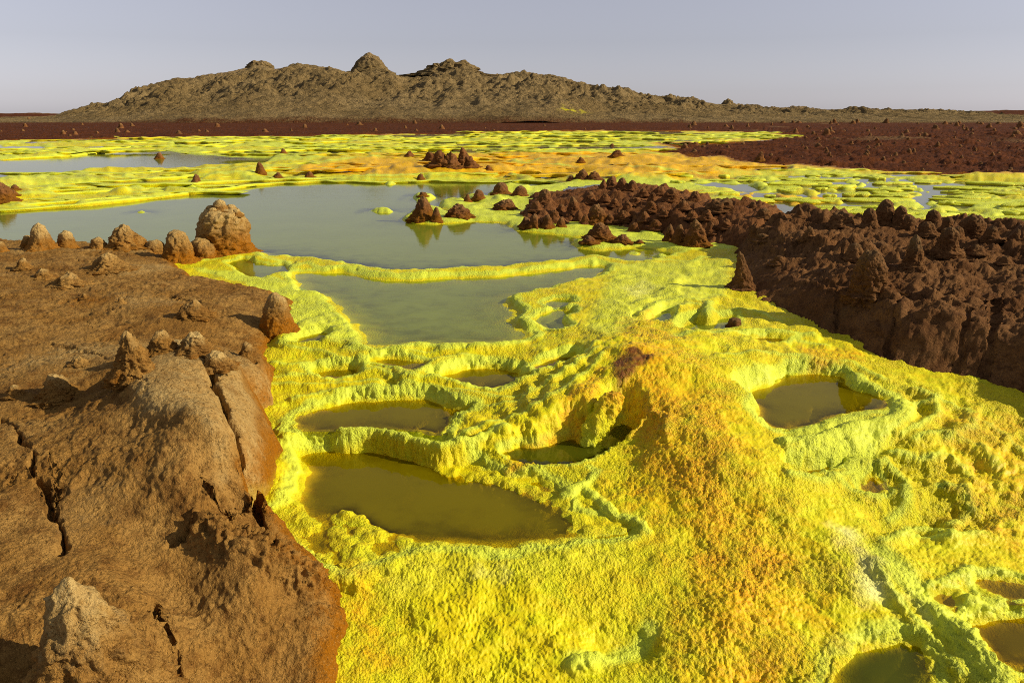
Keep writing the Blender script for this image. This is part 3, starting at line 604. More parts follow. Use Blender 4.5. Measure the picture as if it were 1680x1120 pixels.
TOP_L = [(-400,420,.2),(0,405,.13),(150,408,.13),(270,430,.12),(350,470,.10),(440,490,.10),(470,510,.06),(430,560,.02),(400,530,.10),(250,470,.14),(100,470,.17),(0,500,.19),(150,560,.17),(0,600,.19),(120,640,.18),
 (60,680,.15),(0,720,.15),(230,600,.26),(300,570,.30),(350,590,.27),(390,610,.19),(420,600,.08),(435,660,0),(280,640,.30),(340,680,.26),(390,720,.20),(420,770,.08),(440,760,-.02),(250,700,.24),(300,760,.18),(350,810,.06),(390,840,-.1),(380,805,.04),
 (150,760,.15),(200,830,.05),(100,850,.05),(0,830,.10),(260,880,-.03),(160,920,.02),(40,930,.05),(340,875,-.03),(400,865,-.12),(440,880,-.16),(500,920,-.22),(420,940,-.10),(360,930,-.08),(470,980,-.24),(400,1010,-.2),
 (300,990,-.17),(520,1000,-.27),(530,1060,-.32),(450,1080,-.33),(350,1080,-.26),(250,1000,-.06),(100,1050,-.02),(0,1050,.02),(250,1110,-.2),(540,1115,-.37),(450,1300,-.5),(100,1300,-.2),(-400,700,.2),(-400,1000,.1)]
DL, HL = body(outl, TOP_L, .16, np.minimum(Hs, .02))
# left cracked boulder, pitted knob as their own rock
boulder = field(poly([(185,640,.2),(205,590,.26),(260,560,.28),(330,560,.29),(385,590,.22),(410,625,.12),(428,665,.05),(440,720,.0),(440,790,-.1),(415,825,-.15),(370,848,-.08),(330,835,.02),(345,790,.1),(330,730,.2),(290,700,.24),(230,690,.25)], 0.1), .3)
knobr = field(poly([(305,915,-.12),(320,880,-.08),(355,858,-.05),(410,855,-.1),(450,875,-.14),(505,915,-.2),(550,955,-.28),(548,985,-.33),(500,990,-.28),(440,970,-.2),(370,945,-.12)], -.1), .3)
HL += np.where(boulder < .15, .05 * sm(.05, -.10, boulder), 0) + np.where(knobr < .15, .075 * sm(.03, -.09, knobr), 0)
lw = sm(14, 7, Y)
pit = sm(.03, -.07, knobr); smoo = sm(.02, -.1, boulder)
sL = DL < .12; pL = np.stack([X[sL], Y[sL], HL[sL]], 1).astype(f32)
rA = fbm3(pL * 2.6, 3, 113); rB = np.abs(noise3(pL * 8, 116)); rC = np.abs(noise3(pL * 19, 117)); rD = noise3(pL * 46, 118); rE = noise3(pL * 1.9, 119); rF = noise3(pL * 90, 120); rG = np.maximum(0, noise3(pL * 58, 122))
pk_ = pit[sL]; sk_ = smoo[sL]; ruf = (sm(-.35, .4, rE) + .5 * sm(4.2, 6.5, Y[sL])) * (1 - .75 * sk_)
dL = np.zeros_like(Hs)
dL[sL] = (rA * .030 * (1 - .4 * sk_) - rB * .022 * (.3 + ruf) - rC * .014 * (.35 + ruf) + rD * .005 * (.5 + ruf) + rF * .0035 + pk_ * (-rB * .03 - rC * .075 - np.abs(noise3(pL * 33, 121)) * .03 + rD * .010 + .03) + rG * .004)
crk = np.zeros(X.shape, f32)
for pts, z, wd, dp in (([(352,640),(345,652),(360,662),(372,690),(392,710),(405,735),(422,770),(442,800)], .15, .026, .22), ([(320,650),(345,652)], .24, .008, .04), ([(0,692),(20,700),(40,735),(52,745),(58,775),(70,800),(90,830),(96,870)], .12, .013, .09), ([(338,838),(352,846),(372,846),(392,832),(400,820)], -.05, .011, .08),
   ([(250,1010),(290,1075),(325,1120)], -.15, .012, .07), ([(232,640),(244,668)], .24, .006, .03), ([(300,905),(275,915),(320,890)], -.1, .02, .05), ([(85,745),(90,800),(98,850)], .1, .005, .03), ([(10,770),(18,790)],.12,.005,.02), ([(125,428),(170,436),(190,448)], .14, .02, .03), ([(250,480),(280,486),(330,500)], .14, .02, .04), ([(60,560),(120,570),(180,600)], .17, .014, .03)):
    d = field(poly(pts, z), .2, False, False) + .012 * np.abs(noise2(X * 16, Y * 16, 117)); wd = wd * np.clip(.75 + .9 * noise2(X * 6, Y * 6, 120), .25, 1.5); HL -= dp * np.exp(-(d / wd) ** 2); crk = np.maximum(crk, np.exp(-(d / wd / 1.5) ** 2))
tl = np.zeros((NR, NC, 4), f32)
tl[..., 0] = np.clip(np.exp(-np.maximum(-DL - .02, 0) / .09) * 1.0 + sm(.25, .8, noise2(X * 1.4, Y * 1.4, 121)) * .35, 0, 1)
tl[..., 1] = np.clip(sm(.02, -.08, boulder) * .5 + .9 * sm(-.05, .7, noise2(X * 1.1, Y * 1.1, 122)) * .5, 0, 1)
tl[..., 2] = np.clip(np.exp(-((DL + .002) / .012) ** 2) * .35, 0, 1)

def outline_rel(pts, extra):
    return np.concatenate([np.array([P(*p) for p in pts], f32), np.array(extra, f32)])
RIDGE = [(1206,409,.02),(1203,440,.03),(1200,468,.03),(1208,476,.03),(1235,492,.02),(1262,508,.0),(1290,522,-.01),(1330,539,-.03),(1364,549,-.04),(1385,563,-.05),(1408,580,-.07),(1435,597,-.09),(1493,609,-.11),(1554,621,-.13),(1595,637,-.15),(1629,645,-.17),(1680,661,-.19),(1800,700,-.21),(1950,760,-.25)]
ridge_pg = outline_rel(RIDGE, [(4.5,3.2),(9,3.5),(12,8),(10,12),(7,12.6),(5,12.4),(4.1,12.2),(3.5,11.6)])
TOP_R = [(1215,440,.12),(1225,415,.22),(1240,380,.38),(1245,352,.46),(1300,350,.46),(1380,354,.46),(1450,370,.44),(1530,374,.43),(1600,388,.42),(1680,388,.45),(1800,402,.45),(1260,430,.22),(1300,400,.34),(1400,410,.35),(1500,420,.34),(1620,430,.35),
 (1280,480,.09),(1340,480,.18),(1320,520,.0),(1400,480,.24),(1400,540,.02),(1470,480,.26),(1450,570,.0),(1550,480,.27),(1540,590,.0),(1500,530,.16),(1620,500,.26),(1620,610,-.03),(1600,550,.13),(1680,520,.24),(1680,610,.0),(1800,560,.24),(1900,640,.15),(1240,366,.05),(1300,362,.18),(1400,362,.18),(1500,364,.18),(1600,366,.18),(1700,368,.18),(1900,372,.15),(2100,420,.3),(2200,560,.25)]
DR, HR = body(ridge_pg, TOP_R, .5, np.minimum(Hs, .04), True)
HUM = [(1200,409,.02),(1163,404,.02),(1123,404,.02),(1086,398,.02),(1070,388,.02),(1030,381,.02),(1000,374,.02),(962,368,.02),(928,373,.02),(894,373,.02),(852,369,.02),(841,355,.02),(853,334,.02),(872,322,.02),(900,317,.02),(930,311,.02)]
hum_pg = outline_rel(HUM, [P(960,304,.02),P(1040,302,.02),P(1100,310,.02),P(1170,326,.02),P(1225,338,.02),P(1300,345,.02),P(1310,395,.05),P(1250,425,.05),P(1212,420,.03)])
TOP_H = [(870,350,.12),(895,340,.17),(940,350,.22),(930,322,.24),(980,345,.30),(980,312,.33),(1010,303,.39),(1040,308,.38),(1090,322,.33),(1060,350,.26),(1030,365,.18),(1120,350,.30),(1110,385,.12),(1170,350,.33),(1170,385,.18),(1210,350,.36),(1225,380,.26),(960,365,.07),(1000,368,.10),(900,315,.05),(960,302,.03),(1050,302,.03),(1110,310,.04),(1170,326,.06),(1225,340,.08),(1260,352,.38),(1260,385,.34),(1240,400,.26)]
DH, HH = body(hum_pg, TOP_H, .5, np.full(X.shape, .02, f32), True)
sel = (np.minimum(DR, DH) < .3) & (Y < 22)
dR = np.zeros_like(Hs); dH = np.zeros_like(Hs)
hz = np.where(DR[sel] < DH[sel], HR[sel], HH[sel]); hx, hy = X[sel] + .45 * hz, Y[sel] + .9 * hz
pR = np.stack([X[sel], Y[sel], np.where(DR[sel] < DH[sel], HR[sel], HH[sel])], 1).astype(f32)
wrp = np.stack([noise3(pR * 2.2, 141), noise3(pR * 2.2, 142), noise3(pR * 2.2, 143)], 1) * .10; pW = pR + wrp
bA = np.abs(noise3(pW * 2.6, 131)); bB = np.abs(noise3(pW * 6.0, 132)); bC = np.abs(noise3(pW * 13, 133)); bD = np.abs(noise3(pR * 29, 134)); bE = noise3(pR * 60, 135)
patch = sm(-.3, .5, noise3(pR * .9, 136)); qn = fbm3(pR * 1.6, 2, 137)
craggy = qn * .05 + (bA * .17 * (.35 + patch) + bB * .10 * (.4 + .8 * patch) + bC * .045 + bD * .018 + bE * .005 * sm(13, 7, Y[sel])) - .07
smooth_face = sm(.10, .30, HR[sel])                  # the cliff face stays smoother than the crumbly top
dR[sel] = craggy * (.45 + .75 * smooth_face) * sm(0, -.15, DR[sel])
dH[sel] = craggy * 1.0 * sm(.02, -.10, DH[sel])
for pts, z, wd, dp in (([(1375,480),(1385,520),(1360,555)], .2, .014, .04), ([(1590,500),(1582,530),(1560,560)], .25, .012, .03), ([(1632,500),(1630,560),(1625,625)], .2, .016, .05), ([(1480,470),(1460,520),(1450,560)], .3, .015, .05), ([(1420,540),(1480,550),(1540,545)], .2, .012, .04)):
    d = field(poly(pts, z), .2, False, False); HR -= dp * np.exp(-(d / wd) ** 2)
HLs, HRs, HHs = push(HL, dL), push(HR, dR), push(HH, dH)
HL, HR, HH = HL + dL, HR + dR, HH + dH
tr = np.zeros((NR, NC, 4), f32); tr[..., 0] = np.clip(np.exp(-np.maximum(-DR, 0) / .1) * .8, 0, 1); tr[..., 1] = sm(.2, .8, noise2(X * 1.5, Y * 1.5, 141)) * .4
th = np.zeros((NR, NC, 4), f32); th[..., 0] = np.clip(np.exp(-np.maximum(-DH, 0) / .1), 0, 1); th[..., 1] = sm(.3, .8, noise2(X * 1.5, Y * 1.5, 142)) * .4

# ------------------------------------------------------------------ emit ground, rims, rocks, plain
def faces(vm, mode='any'):
    q = (vm[:-1, :-1].astype(np.int8) + vm[1:, :-1] + vm[:-1, 1:] + vm[1:, 1:])
    return q >= {'any': 1, 'all': 4, 'half': 2}[mode]
inL, inR, inH = DL < .04, DR < .05, (DH < .05) & ~(DR < -.6)
under = (DL < -.12) | (DR < -.15) | (DH < -.15)
plainv = plain_d < 0
fs_all = ~faces(under, 'all') & ~faces(plainv, 'all')
rimv = np.where((Y < 7.8) & (rim_id >= 0) & (rim_id != 0) & ~under & dry, rim_id, -1)
rimv = np.where((rimline < .06) & dry, 100, rimv)
rf = rimv[:-1, :-1]
tt = np.clip(tint, 0, 1)
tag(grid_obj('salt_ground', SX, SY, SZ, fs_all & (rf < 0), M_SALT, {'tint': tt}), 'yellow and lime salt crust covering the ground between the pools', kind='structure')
tag(grid_obj('red_plain', X, Y, Hp, faces(plain_d < .5, 'half'), M_PLAIN, {'tint': np.stack([np.exp(-np.maximum(-plain_d, 0) / 1.0) * .9, sm(.3, .9, fbm(X * .1, Y * .06, 3, 151)) * rightside * .8, 0 * X, 0 * X], -1)}), 'dark red brown rough plain between the salt flats and the hill', kind='structure')
tag(grid_obj('long_rim', SX, SY, SZ, fs_all & (rf == 100), M_SALT, {'tint': tt}), 'thin wavy lime salt rim dividing the two lakes', 'salt rim')
for i, (kd, mat, zw, rw, rh, pts, lab) in enumerate(POOLS):
    d = pool_d[i]
    m = d < (.03 if zw < .02 or Y.min() < 9 else .1)
    wf = faces((d < np.clip(PX * 2.5, .012, .2)) & ~(pool_id_b := False), 'any')
    pc = poly(pts, zw).mean(0)
    root = empty('salt_pool' if kd == 'pool' else 'salt_lake', (float(pc[0]), float(pc[1]), zw))
    tag(root, lab, 'pool' if kd == 'pool' else 'lake', kind='structure')
    depth = np.maximum(zw - SZ, 0)
    wat = grid_obj('water', X - pc[0], Y - pc[1], np.zeros(X.shape, f32), wf & ~faces(under, 'all'), globals()[mat], {'depth': depth}, parent=root)
    rm = fs_all & (rf == i)
    if rm.sum() > 30:
        grid_obj('rim', SX - pc[0], SY - pc[1], SZ - zw, rm, M_SALT, {'tint': tt}, parent=root)
mw = faces((SZ < .004) & ((marsh < .3) | (Y > 15)) & (plain_d > .3) & (pool_id < 0), 'any')
tag(grid_obj('marsh_water', X, Y, np.full(X.shape, -.002, f32), mw, W_GREY, {'depth': np.maximum(-SZ, 0)}), 'shallow grey water between the salt clumps behind the ridge', kind='structure')
fL = faces(inL, 'any'); bo = boulder[:-1, :-1] < 0; kn = (knobr[:-1, :-1] < 0) & ~bo
tag(grid_obj('rock_outcrop', *HLs, fL & ~bo & ~kn, M_LEFT, {'tint': tl}), 'broad ochre brown rock outcrop filling the left foreground', 'rock outcrop')
slab_m = field(poly([(352,640,.2),(362,662,.17),(372,690,.15),(392,710,.11),(405,735,.08),(422,770,.0),(442,800,-.1),(480,800,-.15),(480,640,0),(440,590,.1),(400,590,.2)], .1), .3, True, False)[:-1, :-1] < 0
tag(grid_obj('cracked_boulder', *HLs, fL & bo & ~slab_m, M_LEFT, {'tint': tl}), 'pale rounded boulder split by a deep dark crack above the salt pools', 'boulder')
BOULDER = bpy.data.objects['cracked_boulder']; q = grid_obj('split_slab', *HLs, fL & bo & slab_m, M_LEFT, {'tint': tl}, parent=BOULDER); q['label'] = 'outer slab split off by the deep crack'
tag(grid_obj('pitted_rock', *HLs, fL & kn, M_LEFT, {'tint': tl}), 'rough pitted brown lump at the shore beside the largest front pool', 'rock')
tag(grid_obj('rock_ridge', *HRs, faces(inR, 'any'), M_RIDGE, {'tint': tr}), 'dark brown shaded rock ridge with a cracked cliff at the right', 'rock ridge')
tag(grid_obj('rock_hummock', *HHs, faces(inH, 'any'), M_HUMM, {'tint': th}), 'low red brown hummock of crumbly rock running into the lake', 'rock outcrop')

# ------------------------------------------------------------------ ray / ground lookup for placing rocks
TOPZ = np.maximum(np.maximum(np.where(plainv, Hp, SZ), np.where(inL, HL, -9)), np.maximum(np.where(inR, HR, -9), np.where(inH, HH, -9)))
for i, p in enumerate(POOLS): TOPZ = np.where(pool_d[i] < 0, np.maximum(TOPZ, p[2]), TOPZ)
def ground(x, y):
    j = np.clip(np.interp(x / y, tc, np.arange(NC)), 0, NC - 1); i = np.clip(np.interp(y, ys, np.arange(NR)), 0, NR - 1)
    return float(TOPZ[int(round(i)), int(round(j))])
def hit(u, v):
    dx, dy, dz = ray(u, v); t = 1.2 / dy
    while t * dy < 400:
        x, y, z = dx * t, dy * t, CAM_H + dz * t
        if z <= ground(x, y): break
        t *= 1.0015
    return x, y, z

# ------------------------------------------------------------------ upright rocks
def spire_mesh(name, r, h, mat, seed, nr, ns, tip=.12, pw=1.0, lean=(0, 0), rough=.2, squash=1.0, orange=.5, pale=.5, lobes=0.0):
    rs = np.random.RandomState(seed)
    a = np.linspace(0, 2 * np.pi, ns, endpoint=False)
    s = np.linspace(0, 1, nr)
    zz = -0.22 + 1.22 * s; hh = np.clip(zz, 0, 1)
    prof = tip + (1 - tip) * (1 - hh ** pw) ** .85
    prof = prof * np.where(zz > .8, np.sqrt(np.clip(1 - ((zz - .8) / .2) ** 2, 0, 1)), 1) + .42 * np.exp(-hh / .09)
    A, Zg = np.meshgrid(a, zz); Pf = np.repeat(prof[:, None], ns, 1)
    p = np.stack([np.cos(A) * Pf, np.sin(A) * Pf * squash, Zg * h / r], -1).reshape(-1, 3).astype(f32)
    q = p * np.array([1, 1, .55], f32)
    d = fbm3(q * 1.5, 2, seed) * rough * 1.2 + fbm3(p * 4.2, 4, seed + 5, .65) * rough * .75 - np.abs(noise3(p * 7, seed + 3)) * rough * .35
    ridg = (1 - 2 * np.abs(noise3(q * 2.6, seed + 9))) * rough * .35
    k = 1 + d + ridg + lobes * np.maximum(0, np.cos(A.ravel() * 2 + seed)) * (p[:, 2] < .5 * h / r)
    zf = np.clip(Zg.ravel(), 0, 1)
    V = p * np.stack([k, k, np.ones_like(k)], 1)
    V[:, 2] += (fbm3(p * 2.3, 2, seed + 13) * rough * .9) * zf
    V[:, 0] += lean[0] * zf ** 1.5 * h / r; V[:, 1] += lean[1] * zf ** 1.5 * h / r
    V[:, 0] += .30 * noise3(np.stack([zf * 1.6, zf * 0 + seed, zf * 0], 1), seed) * zf; V[:, 1] += .2 * noise3(np.stack([zf * 1.6, zf * 0 + seed, zf * 0 + 5], 1), seed) * zf
    V *= r
    F = []
    i = np.arange(nr - 1)[:, None] * ns; j = np.arange(ns)[None, :]; j2 = (j + 1) % ns
    F = np.stack([i + j, i + j2, i + ns + j2, i + ns + j], -1).reshape(-1, 4)
    V[-ns:] = V[-ns:].mean(0) * .9 + V[-ns:] * .1
    tn = np.zeros((len(V), 4), f32)
    tn[:, 0] = np.clip(orange * (1.2 - zf * 1.5), 0, 1); tn[:, 1] = np.clip(pale * (zf * 1.5 - .35), 0, 1)
    return V, F, tn
seedc = [100]
def rock(name, u, vt, vb, wpx, mat, label, cat='rock', group=None, at=None, **kw):
    """an upright rock whose foot is seen at (u, vb), top at row vt, foot width wpx photo pixels"""
    seedc[0] += 1
    x, y, z = hit(u, vb) if at is None else at
    r = wpx / FPX * y * .5; y += r * .7; x = x * (1 + r * .7 / y)
    z = ground(x, y) if at is None else z
    z = min(z, ground(x, y - r * .7) + .04) if at is None else z
    # height so that the top lands on row vt
    _, dy, dz = ray(u, vt); h = max(CAM_H + dz / dy * y - z, .25 * r) / .97
    big = max(wpx, vb - vt)
    ns = int(np.clip(big * 1.3, 12, 110)); nr = int(np.clip(big * 1.1, 9, 90))
    V, F, tn = spire_mesh(name, r * .95, h, mat, seedc[0], nr, ns, **kw)
    o = mesh_obj(name, V, F, mat, {'tint': tn}); o.location = (x, y, z); o.rotation_euler[2] = 0
    return tag(o, label, cat, group)

# left shore row
g1 = 'knobs along the far edge of the left outcrop'
rock('rock_stump', 368, 341, 420, 88, M_LEFT, 'big square topped ochre rock stump, largest on the left shore', group=g1, tip=.62, pw=3.0, rough=.16, orange=.8, pale=.7)
stump = bpy.data.objects['rock_stump']
top_z = max(v.co.z for v in stump.data.vertices); rw_ = max(v.co.x for v in stump.data.vertices) * .62
for k, (fx, fy, fs) in enumerate(((.05, -.1, .34), (-.42, .1, .22), (.45, .05, .25), (.75, -.2, .2), (-.1, -.5, .2))):
    V, F, tn = spire_mesh('crust_knob', rw_ * fs, rw_ * fs * 1.3, M_LEFT, 700 + k, 16, 22, tip=.4, pw=1.6, rough=.3, orange=.1, pale=.9)
    q = mesh_obj('crust_knob', V, F, M_LEFT, {'tint': tn}, parent=stump); q.location = (fx * rw_, fy * rw_, top_z - rw_ * (.12 + .22 * abs(fx) + .2 * abs(fy)))
rock('rock_stub', 294, 378, 431, 48, M_LEFT, 'tall orange sided knob leaning on the left of the big square stump', group=g1, tip=.4, pw=2.0, orange=.8)
rock('rock_stub', 334, 392, 424, 44, M_LEFT, 'low brown lump wedged between the square stump and the orange sided knob', group=g1, tip=.5, pw=2.0, orange=.7)
rock('rock_stub', 256, 394, 416, 34, M_LEFT, 'low dark knob left of the orange sided knob', group=g1, tip=.5, pw=2)
rock('rock_cone', 208, 370, 411, 64, M_LEFT, 'broad brown cone in the middle of the left shore row', group=g1, tip=.16, pw=1.1, rough=.25)
rock('rock_stub', 162, 390, 408, 26, M_LEFT, 'small yellowish knob between the two pale cones and the broad cone', group=g1, tip=.4, pw=2)
rock('rock_cone', 69, 366, 411, 44, M_LEFT, 'pale topped pointed cone, tallest at the left end of the shore row', group=g1, tip=.18, pw=1.3, rough=.16, pale=.9)
rock('rock_stub', 110, 379, 405, 28, M_LEFT, 'pale knob just right of the pointed pale cone', group=g1, tip=.4, pw=2, pale=.8)
rock('rock_stub', 47, 386, 408, 20, M_LEFT, 'small dark knob just left of the pointed pale cone', group=g1, tip=.4, pw=2)
rock('rock_stub', 3, 396, 413, 16, M_LEFT, 'small brown knob cut by the left picture edge', group=g1, tip=.4, pw=2)
rock('rock_cone', 456, 481, 545, 54, M_LEFT, 'lone rounded ochre knob with orange foot on the point of the left outcrop', tip=.35, pw=1.8, rough=.14, orange=.8, pale=.6)
g2 = 'small cones standing on the left outcrop'
for u, vt, vb, wd, lab in ((39,424,441,24,'small brown bump near the left picture edge behind the outcrop'),(72,441,458,30,'small upright brown nub left of the broader ragged mound'),(114,449,471,48,'ragged brown mound on the upper left outcrop'),(180,418,445,60,'low wide brown mound below the broad shore cone'),(199,487,498,12,'tiny pointed nub in the middle of the outcrop'),(139,481,490,13,'tiny whitish nub on the brown outcrop'),
    (318,495,522,56,'low rough mound left of the lone rounded knob'),(100,616,660,62,'cone with a shaded left side, left of the cracked boulder'),(131,586,601,28,'low nub between the lone left cone and the cracked boulder'),(26,631,652,30,'low dark bump at the left edge beside the shaded cone'),
    (222,545,618,62,'tall rough knob at the left end of the cracked boulder'),(268,543,578,46,'low knob in the middle of the cracked boulder crest'),(320,546,580,58,'broad pale knob on the cracked boulder crest'),(358,576,610,46,'pale rough knob above the deep crack'),(407,562,588,32,'small pointed knob right of the cracked boulder crest')):
    pal = .9 if 'pale' in lab or 'white' in lab else .5
    rock('small_rock' if wd < 35 else 'rock_cone', u, vt, vb, wd, M_LEFT, lab, group=g2, tip=.22, pw=1.2, rough=.28, pale=pal, orange=.25)
x, y = P(150, 1100, .0)
rock('pale_rock_cone', 112, 957, 1165, 250, M_LEFT, 'pale sunlit rock cone in the bottom left corner', at=(*P(150, 1150, .02), -.12), tip=.2, pw=1.15, rough=.26, pale=.6, orange=.2)

# hummock and lake rocks
g3_ = 'rocks standing in the salt along the lake'
rock('lake_rock', 694, 322, 361, 38, M_HUMM, 'pointed brown rock on a lime salt islet in the lake', group=g3_, tip=.2, pw=1.2, rough=.22, orange=.8)
rock('lake_rock', 716, 340, 364, 18, M_HUMM, 'narrow brown rock touching the right side of the pointed islet rock', group=g3_, tip=.2, orange=.8)
rock('lake_rock', 752, 337, 356, 38, M_HUMM, 'low ragged brown rock right of the pointed islet rock', group=g3_, tip=.3, pw=1.5, rough=.35, orange=.6)
rock('lake_rock', 786, 311, 328, 21, M_HUMM, 'small brown rock on the lime strip behind the ragged one', group=g3_, tip=.3, orange=.6)
rock('lake_rock', 767, 318, 331, 12, M_HUMM, 'thin brown spike on the lime strip left of the small rock', group=g3_, tip=.2, orange=.6)
rock('lake_rock', 822, 300, 318, 26, M_HUMM, 'dark rock at the back left end of the hummock', group=g3_, tip=.4, pw=1.6)
rock('lake_rock', 853, 305, 321, 24, M_HUMM, 'dark rock right of the back left one', group=g3_, tip=.3, pw=1.6)
rock('lake_rock', 828, 329, 345, 36, M_HUMM, 'low double brown rock in the lime salt at the hummock tip', group=g3_, tip=.4, pw=1.8, rough=.35, orange=.6)
rock('lime_rock', 694, 315, 324, 16, M_HUMM, 'small knob crusted with lime salt behind the pointed islet rock', group=g3_, tip=.4, orange=1)
g4 = 'knobs crowding the red brown hummock'
for u, vt, vb, wd, lab in ((863,357,373,22,'first knob from the left along the hummock front'),(878,351,373,20,'second knob from the left along the hummock front'),(898,352,374,22,'third knob from the left along the hummock front'),(921,357,373,15,'fourth small knob from the left along the hummock front'),
    (983,366,394,42,'big orange brown dome at the front of the hummock'),(966,388,402,26,'low lump left of and in front of the orange brown dome'),(1021,385,398,27,'small lump on lime salt right of the orange brown dome'),(1049,393,400,12,'tiniest lump on lime salt in front of the hummock'),(1141,362,404,36,'tall pointed knob at the right end of the hummock front'),(1113,369,400,22,'narrow knob left of the tall pointed knob'),(1098,369,396,19,'slim knob second to the left of the tall pointed knob'),
    (940,324,352,22,'upright dark knob in the left middle of the hummock'),(979,336,367,36,'large grey brown knob above the orange brown dome'),(895,312,336,30,'ragged knob at the upper left of the hummock'),
    (956,279,295,24,'left of two dark rocks behind the hummock'),(975,281,295,22,'right of two dark rocks behind the hummock'),(937,288,296,12,'smallest dark rock behind the hummock'),
    (1004,290,309,24,'highest left knob on the hummock crest'),(1021,292,311,22,'highest middle knob on the hummock crest'),(1037,296,313,19,'highest right knob on the hummock crest'),(1101,309,331,30,'broad grey knob on the right of the hummock crest'),(1082,305,321,22,'knob left of the broad grey crest knob'),(1139,313,331,22,'lone knob at the far right of the hummock crest')):
    rock('rock_stub', u, vt, vb, wd, M_HUMM, lab, group=g4, tip=.25, pw=1.3, rough=.3, orange=.6 if vb > 365 else .15, pale=.5)
HKN = [(983,394,'orange dome'),(1021,398,'lump on lime salt'),(1141,404,'tall pointed knob'),(1098,396,'slim front knob'),(940,352,'upright dark knob'),(979,367,'large grey knob'),(895,336,'ragged knob'),(1004,309,'left crest knob'),(1037,313,'right crest knob'),(1101,331,'grey crest knob'),(1139,331,'rightmost crest knob'),(956,295,'two dark rocks'),(898,374,'third front knob'),(1181,349,'wide knob')]
for u, vt, vb, wd in ((968,315,335,20),(990,296,309,15),(1058,347,363,17),(1021,347,364,28),(993,317,331,16),(1068,330,351,22),(1042,324,339,23),(1008,326,341,15),(920,335,350,16),(910,345,362,18),(950,345,362,16),(1000,352,368,20),(1040,365,380,18),(1075,360,378,20),(1090,345,360,18),(1055,310,324,18),(1070,316,330,15),(1120,330,346,22),(1135,345,360,18),(1160,345,360,20),(1165,365,385,20),(1190,360,378,22),(1030,330,345,16),(880,330,346,18),(960,352,368,14)):
    near_ = sorted(HKN, key=lambda q: (q[0] - u) ** 2 + 2 * (q[1] - vb) ** 2); ls = []
    for a in near_[:2]:
        du, dv = u - a[0], vb - a[1]
        ls.append(('left of' if du < 0 else 'right of') if abs(du) > 1.3 * abs(dv) else ('in front of' if dv > 0 else 'behind')); ls.append(a[2])
    rock('rock_stub', u, vt, vb, wd, M_HUMM, 'crumbly knob %s the %s, %s the %s' % tuple(ls), group='small crumbly knobs on the hummock', tip=.3, pw=1.4, rough=.34, orange=.1, pale=.35)
# ridge
g5 = 'knobs standing on the dark ridge'
for u, vt, vb, wd, tp, pw, lab in ((1217,412,474,38,.1,.9,'sharp leaning rock at the left tip of the dark ridge'),(1422,412,490,56,.4,2.0,'tall rounded pillar on the front of the dark ridge'),(1400,399,430,30,.35,1.8,'rounded knob behind and left of the tall rounded pillar'),(1496,387,444,30,.3,1.4,'pale topped narrow pillar right of the tall rounded pillar'),(1552,373,424,34,.4,2.2,'stout pillar with steep sides in the right part of the ridge'),
    (1450,329,371,32,.45,2.2,'tallest knob on the ridge skyline'),(1425,342,370,26,.4,1.8,'smooth knob on the skyline just left of the tallest'),(1476,338,370,24,.4,1.8,'narrow knob on the skyline just right of the tallest'),(1380,347,371,40,.45,1.8,'wide dark lump on the skyline left of the smooth knob'),(1530,345,368,26,.45,1.6,'ragged dark knob on the skyline above the stout pillar'),(1553,355,380,18,.4,1.6,'slim dark knob on the skyline above the stout pillar'),
    (1594,354,386,42,.4,1.8,'broad knob on the skyline near the right edge'),(1667,376,392,18,.2,1.0,'small spike on the skyline at the right edge'),(1327,372,392,24,.15,1.0,'small peaked knob in the left part of the ridge'),(1250,384,398,24,.5,1.8,'small rounded stone at the left of the ridge top'),(1278,419,434,27,.2,1.0,'little peak behind the sharp leaning rock'),(1600,402,420,28,.4,1.8,'low knob below the broad skyline knob'),
    (1312,341,356,16,.2,1.0,'tiny spike on the skyline in the left part of the ridge'),(1181,327,349,48,.4,1.6,'wide knob where the hummock meets the ridge'),(1235,331,344,13,.4,1.6,'tiny round knob on the skyline at the left of the ridge'),(1253,342,358,26,.35,1.5,'dark lump on the skyline at the left of the ridge'),(1520,364,388,28,.4,1.6,'dark knob below the ragged skyline knob'),(1489,352,378,24,.35,1.6,'knob between the tallest and the ragged skyline knobs'),(1570,372,392,22,.35,1.6,'knob just right of the stout pillar'),(1625,372,395,26,.35,1.4,'low lump right of the broad skyline knob'),(1648,420,434,22,.3,1.4,'low lump near the right edge below the skyline')):
    rock('rock_spire' if 'pillar' in lab else 'rock_stub', u, vt, vb, wd, M_RIDGE, lab, group=g5, tip=tp, pw=pw, rough=.24, orange=.1, pale=.9 if 'pale' in lab else .5, lean=(-.12, 0) if 'leaning' in lab else (0, 0))
# cones in the far salt
g6 = 'cones rising from the far salt shelves'
for u, vt, vb, wd, lab in ((5,298,332,40,'brown rock cut by the left edge on the far salt shelf'),(25,303,313,16,'small brown knob above the rock at the left edge'),(22,312,322,15,'small dark knob right of the rock at the left edge'),(323,286,306,18,'twin tipped brown cone at the shore of the lake'),(427,266,286,16,'tall brown cone on the yellow shelf'),(262,250,261,14,'lone cone standing in the far lake'),(508,281,293,16,'brown cone second to the right of the tall cone'),(456,283,292,15,'low brown cone just right of the tall cone'),
    (690,285,297,14,'small cone on the rim with a clear reflection'),(465,244,252,11,'tiny dark cone beyond the far lake'),(802,271,280,13,'small cone below the ragged brown clump'),(1012,246,257,20,'brown lump on the orange slope'),(1004,236,243,11,'tiny dark lump at the top of the orange slope'),(953,258,268,13,'small brown lump left on the orange slope'),(1247,249,266,15,'pointed brown cone at the edge of the red plain'),(1286,269,278,9,'tiny cone where salt meets the red plain')):
    rock('salt_cone', u, vt, vb, wd, M_HUMM, lab, group=g6, tip=.2, pw=1.2, rough=.26, orange=.7, pale=.4)
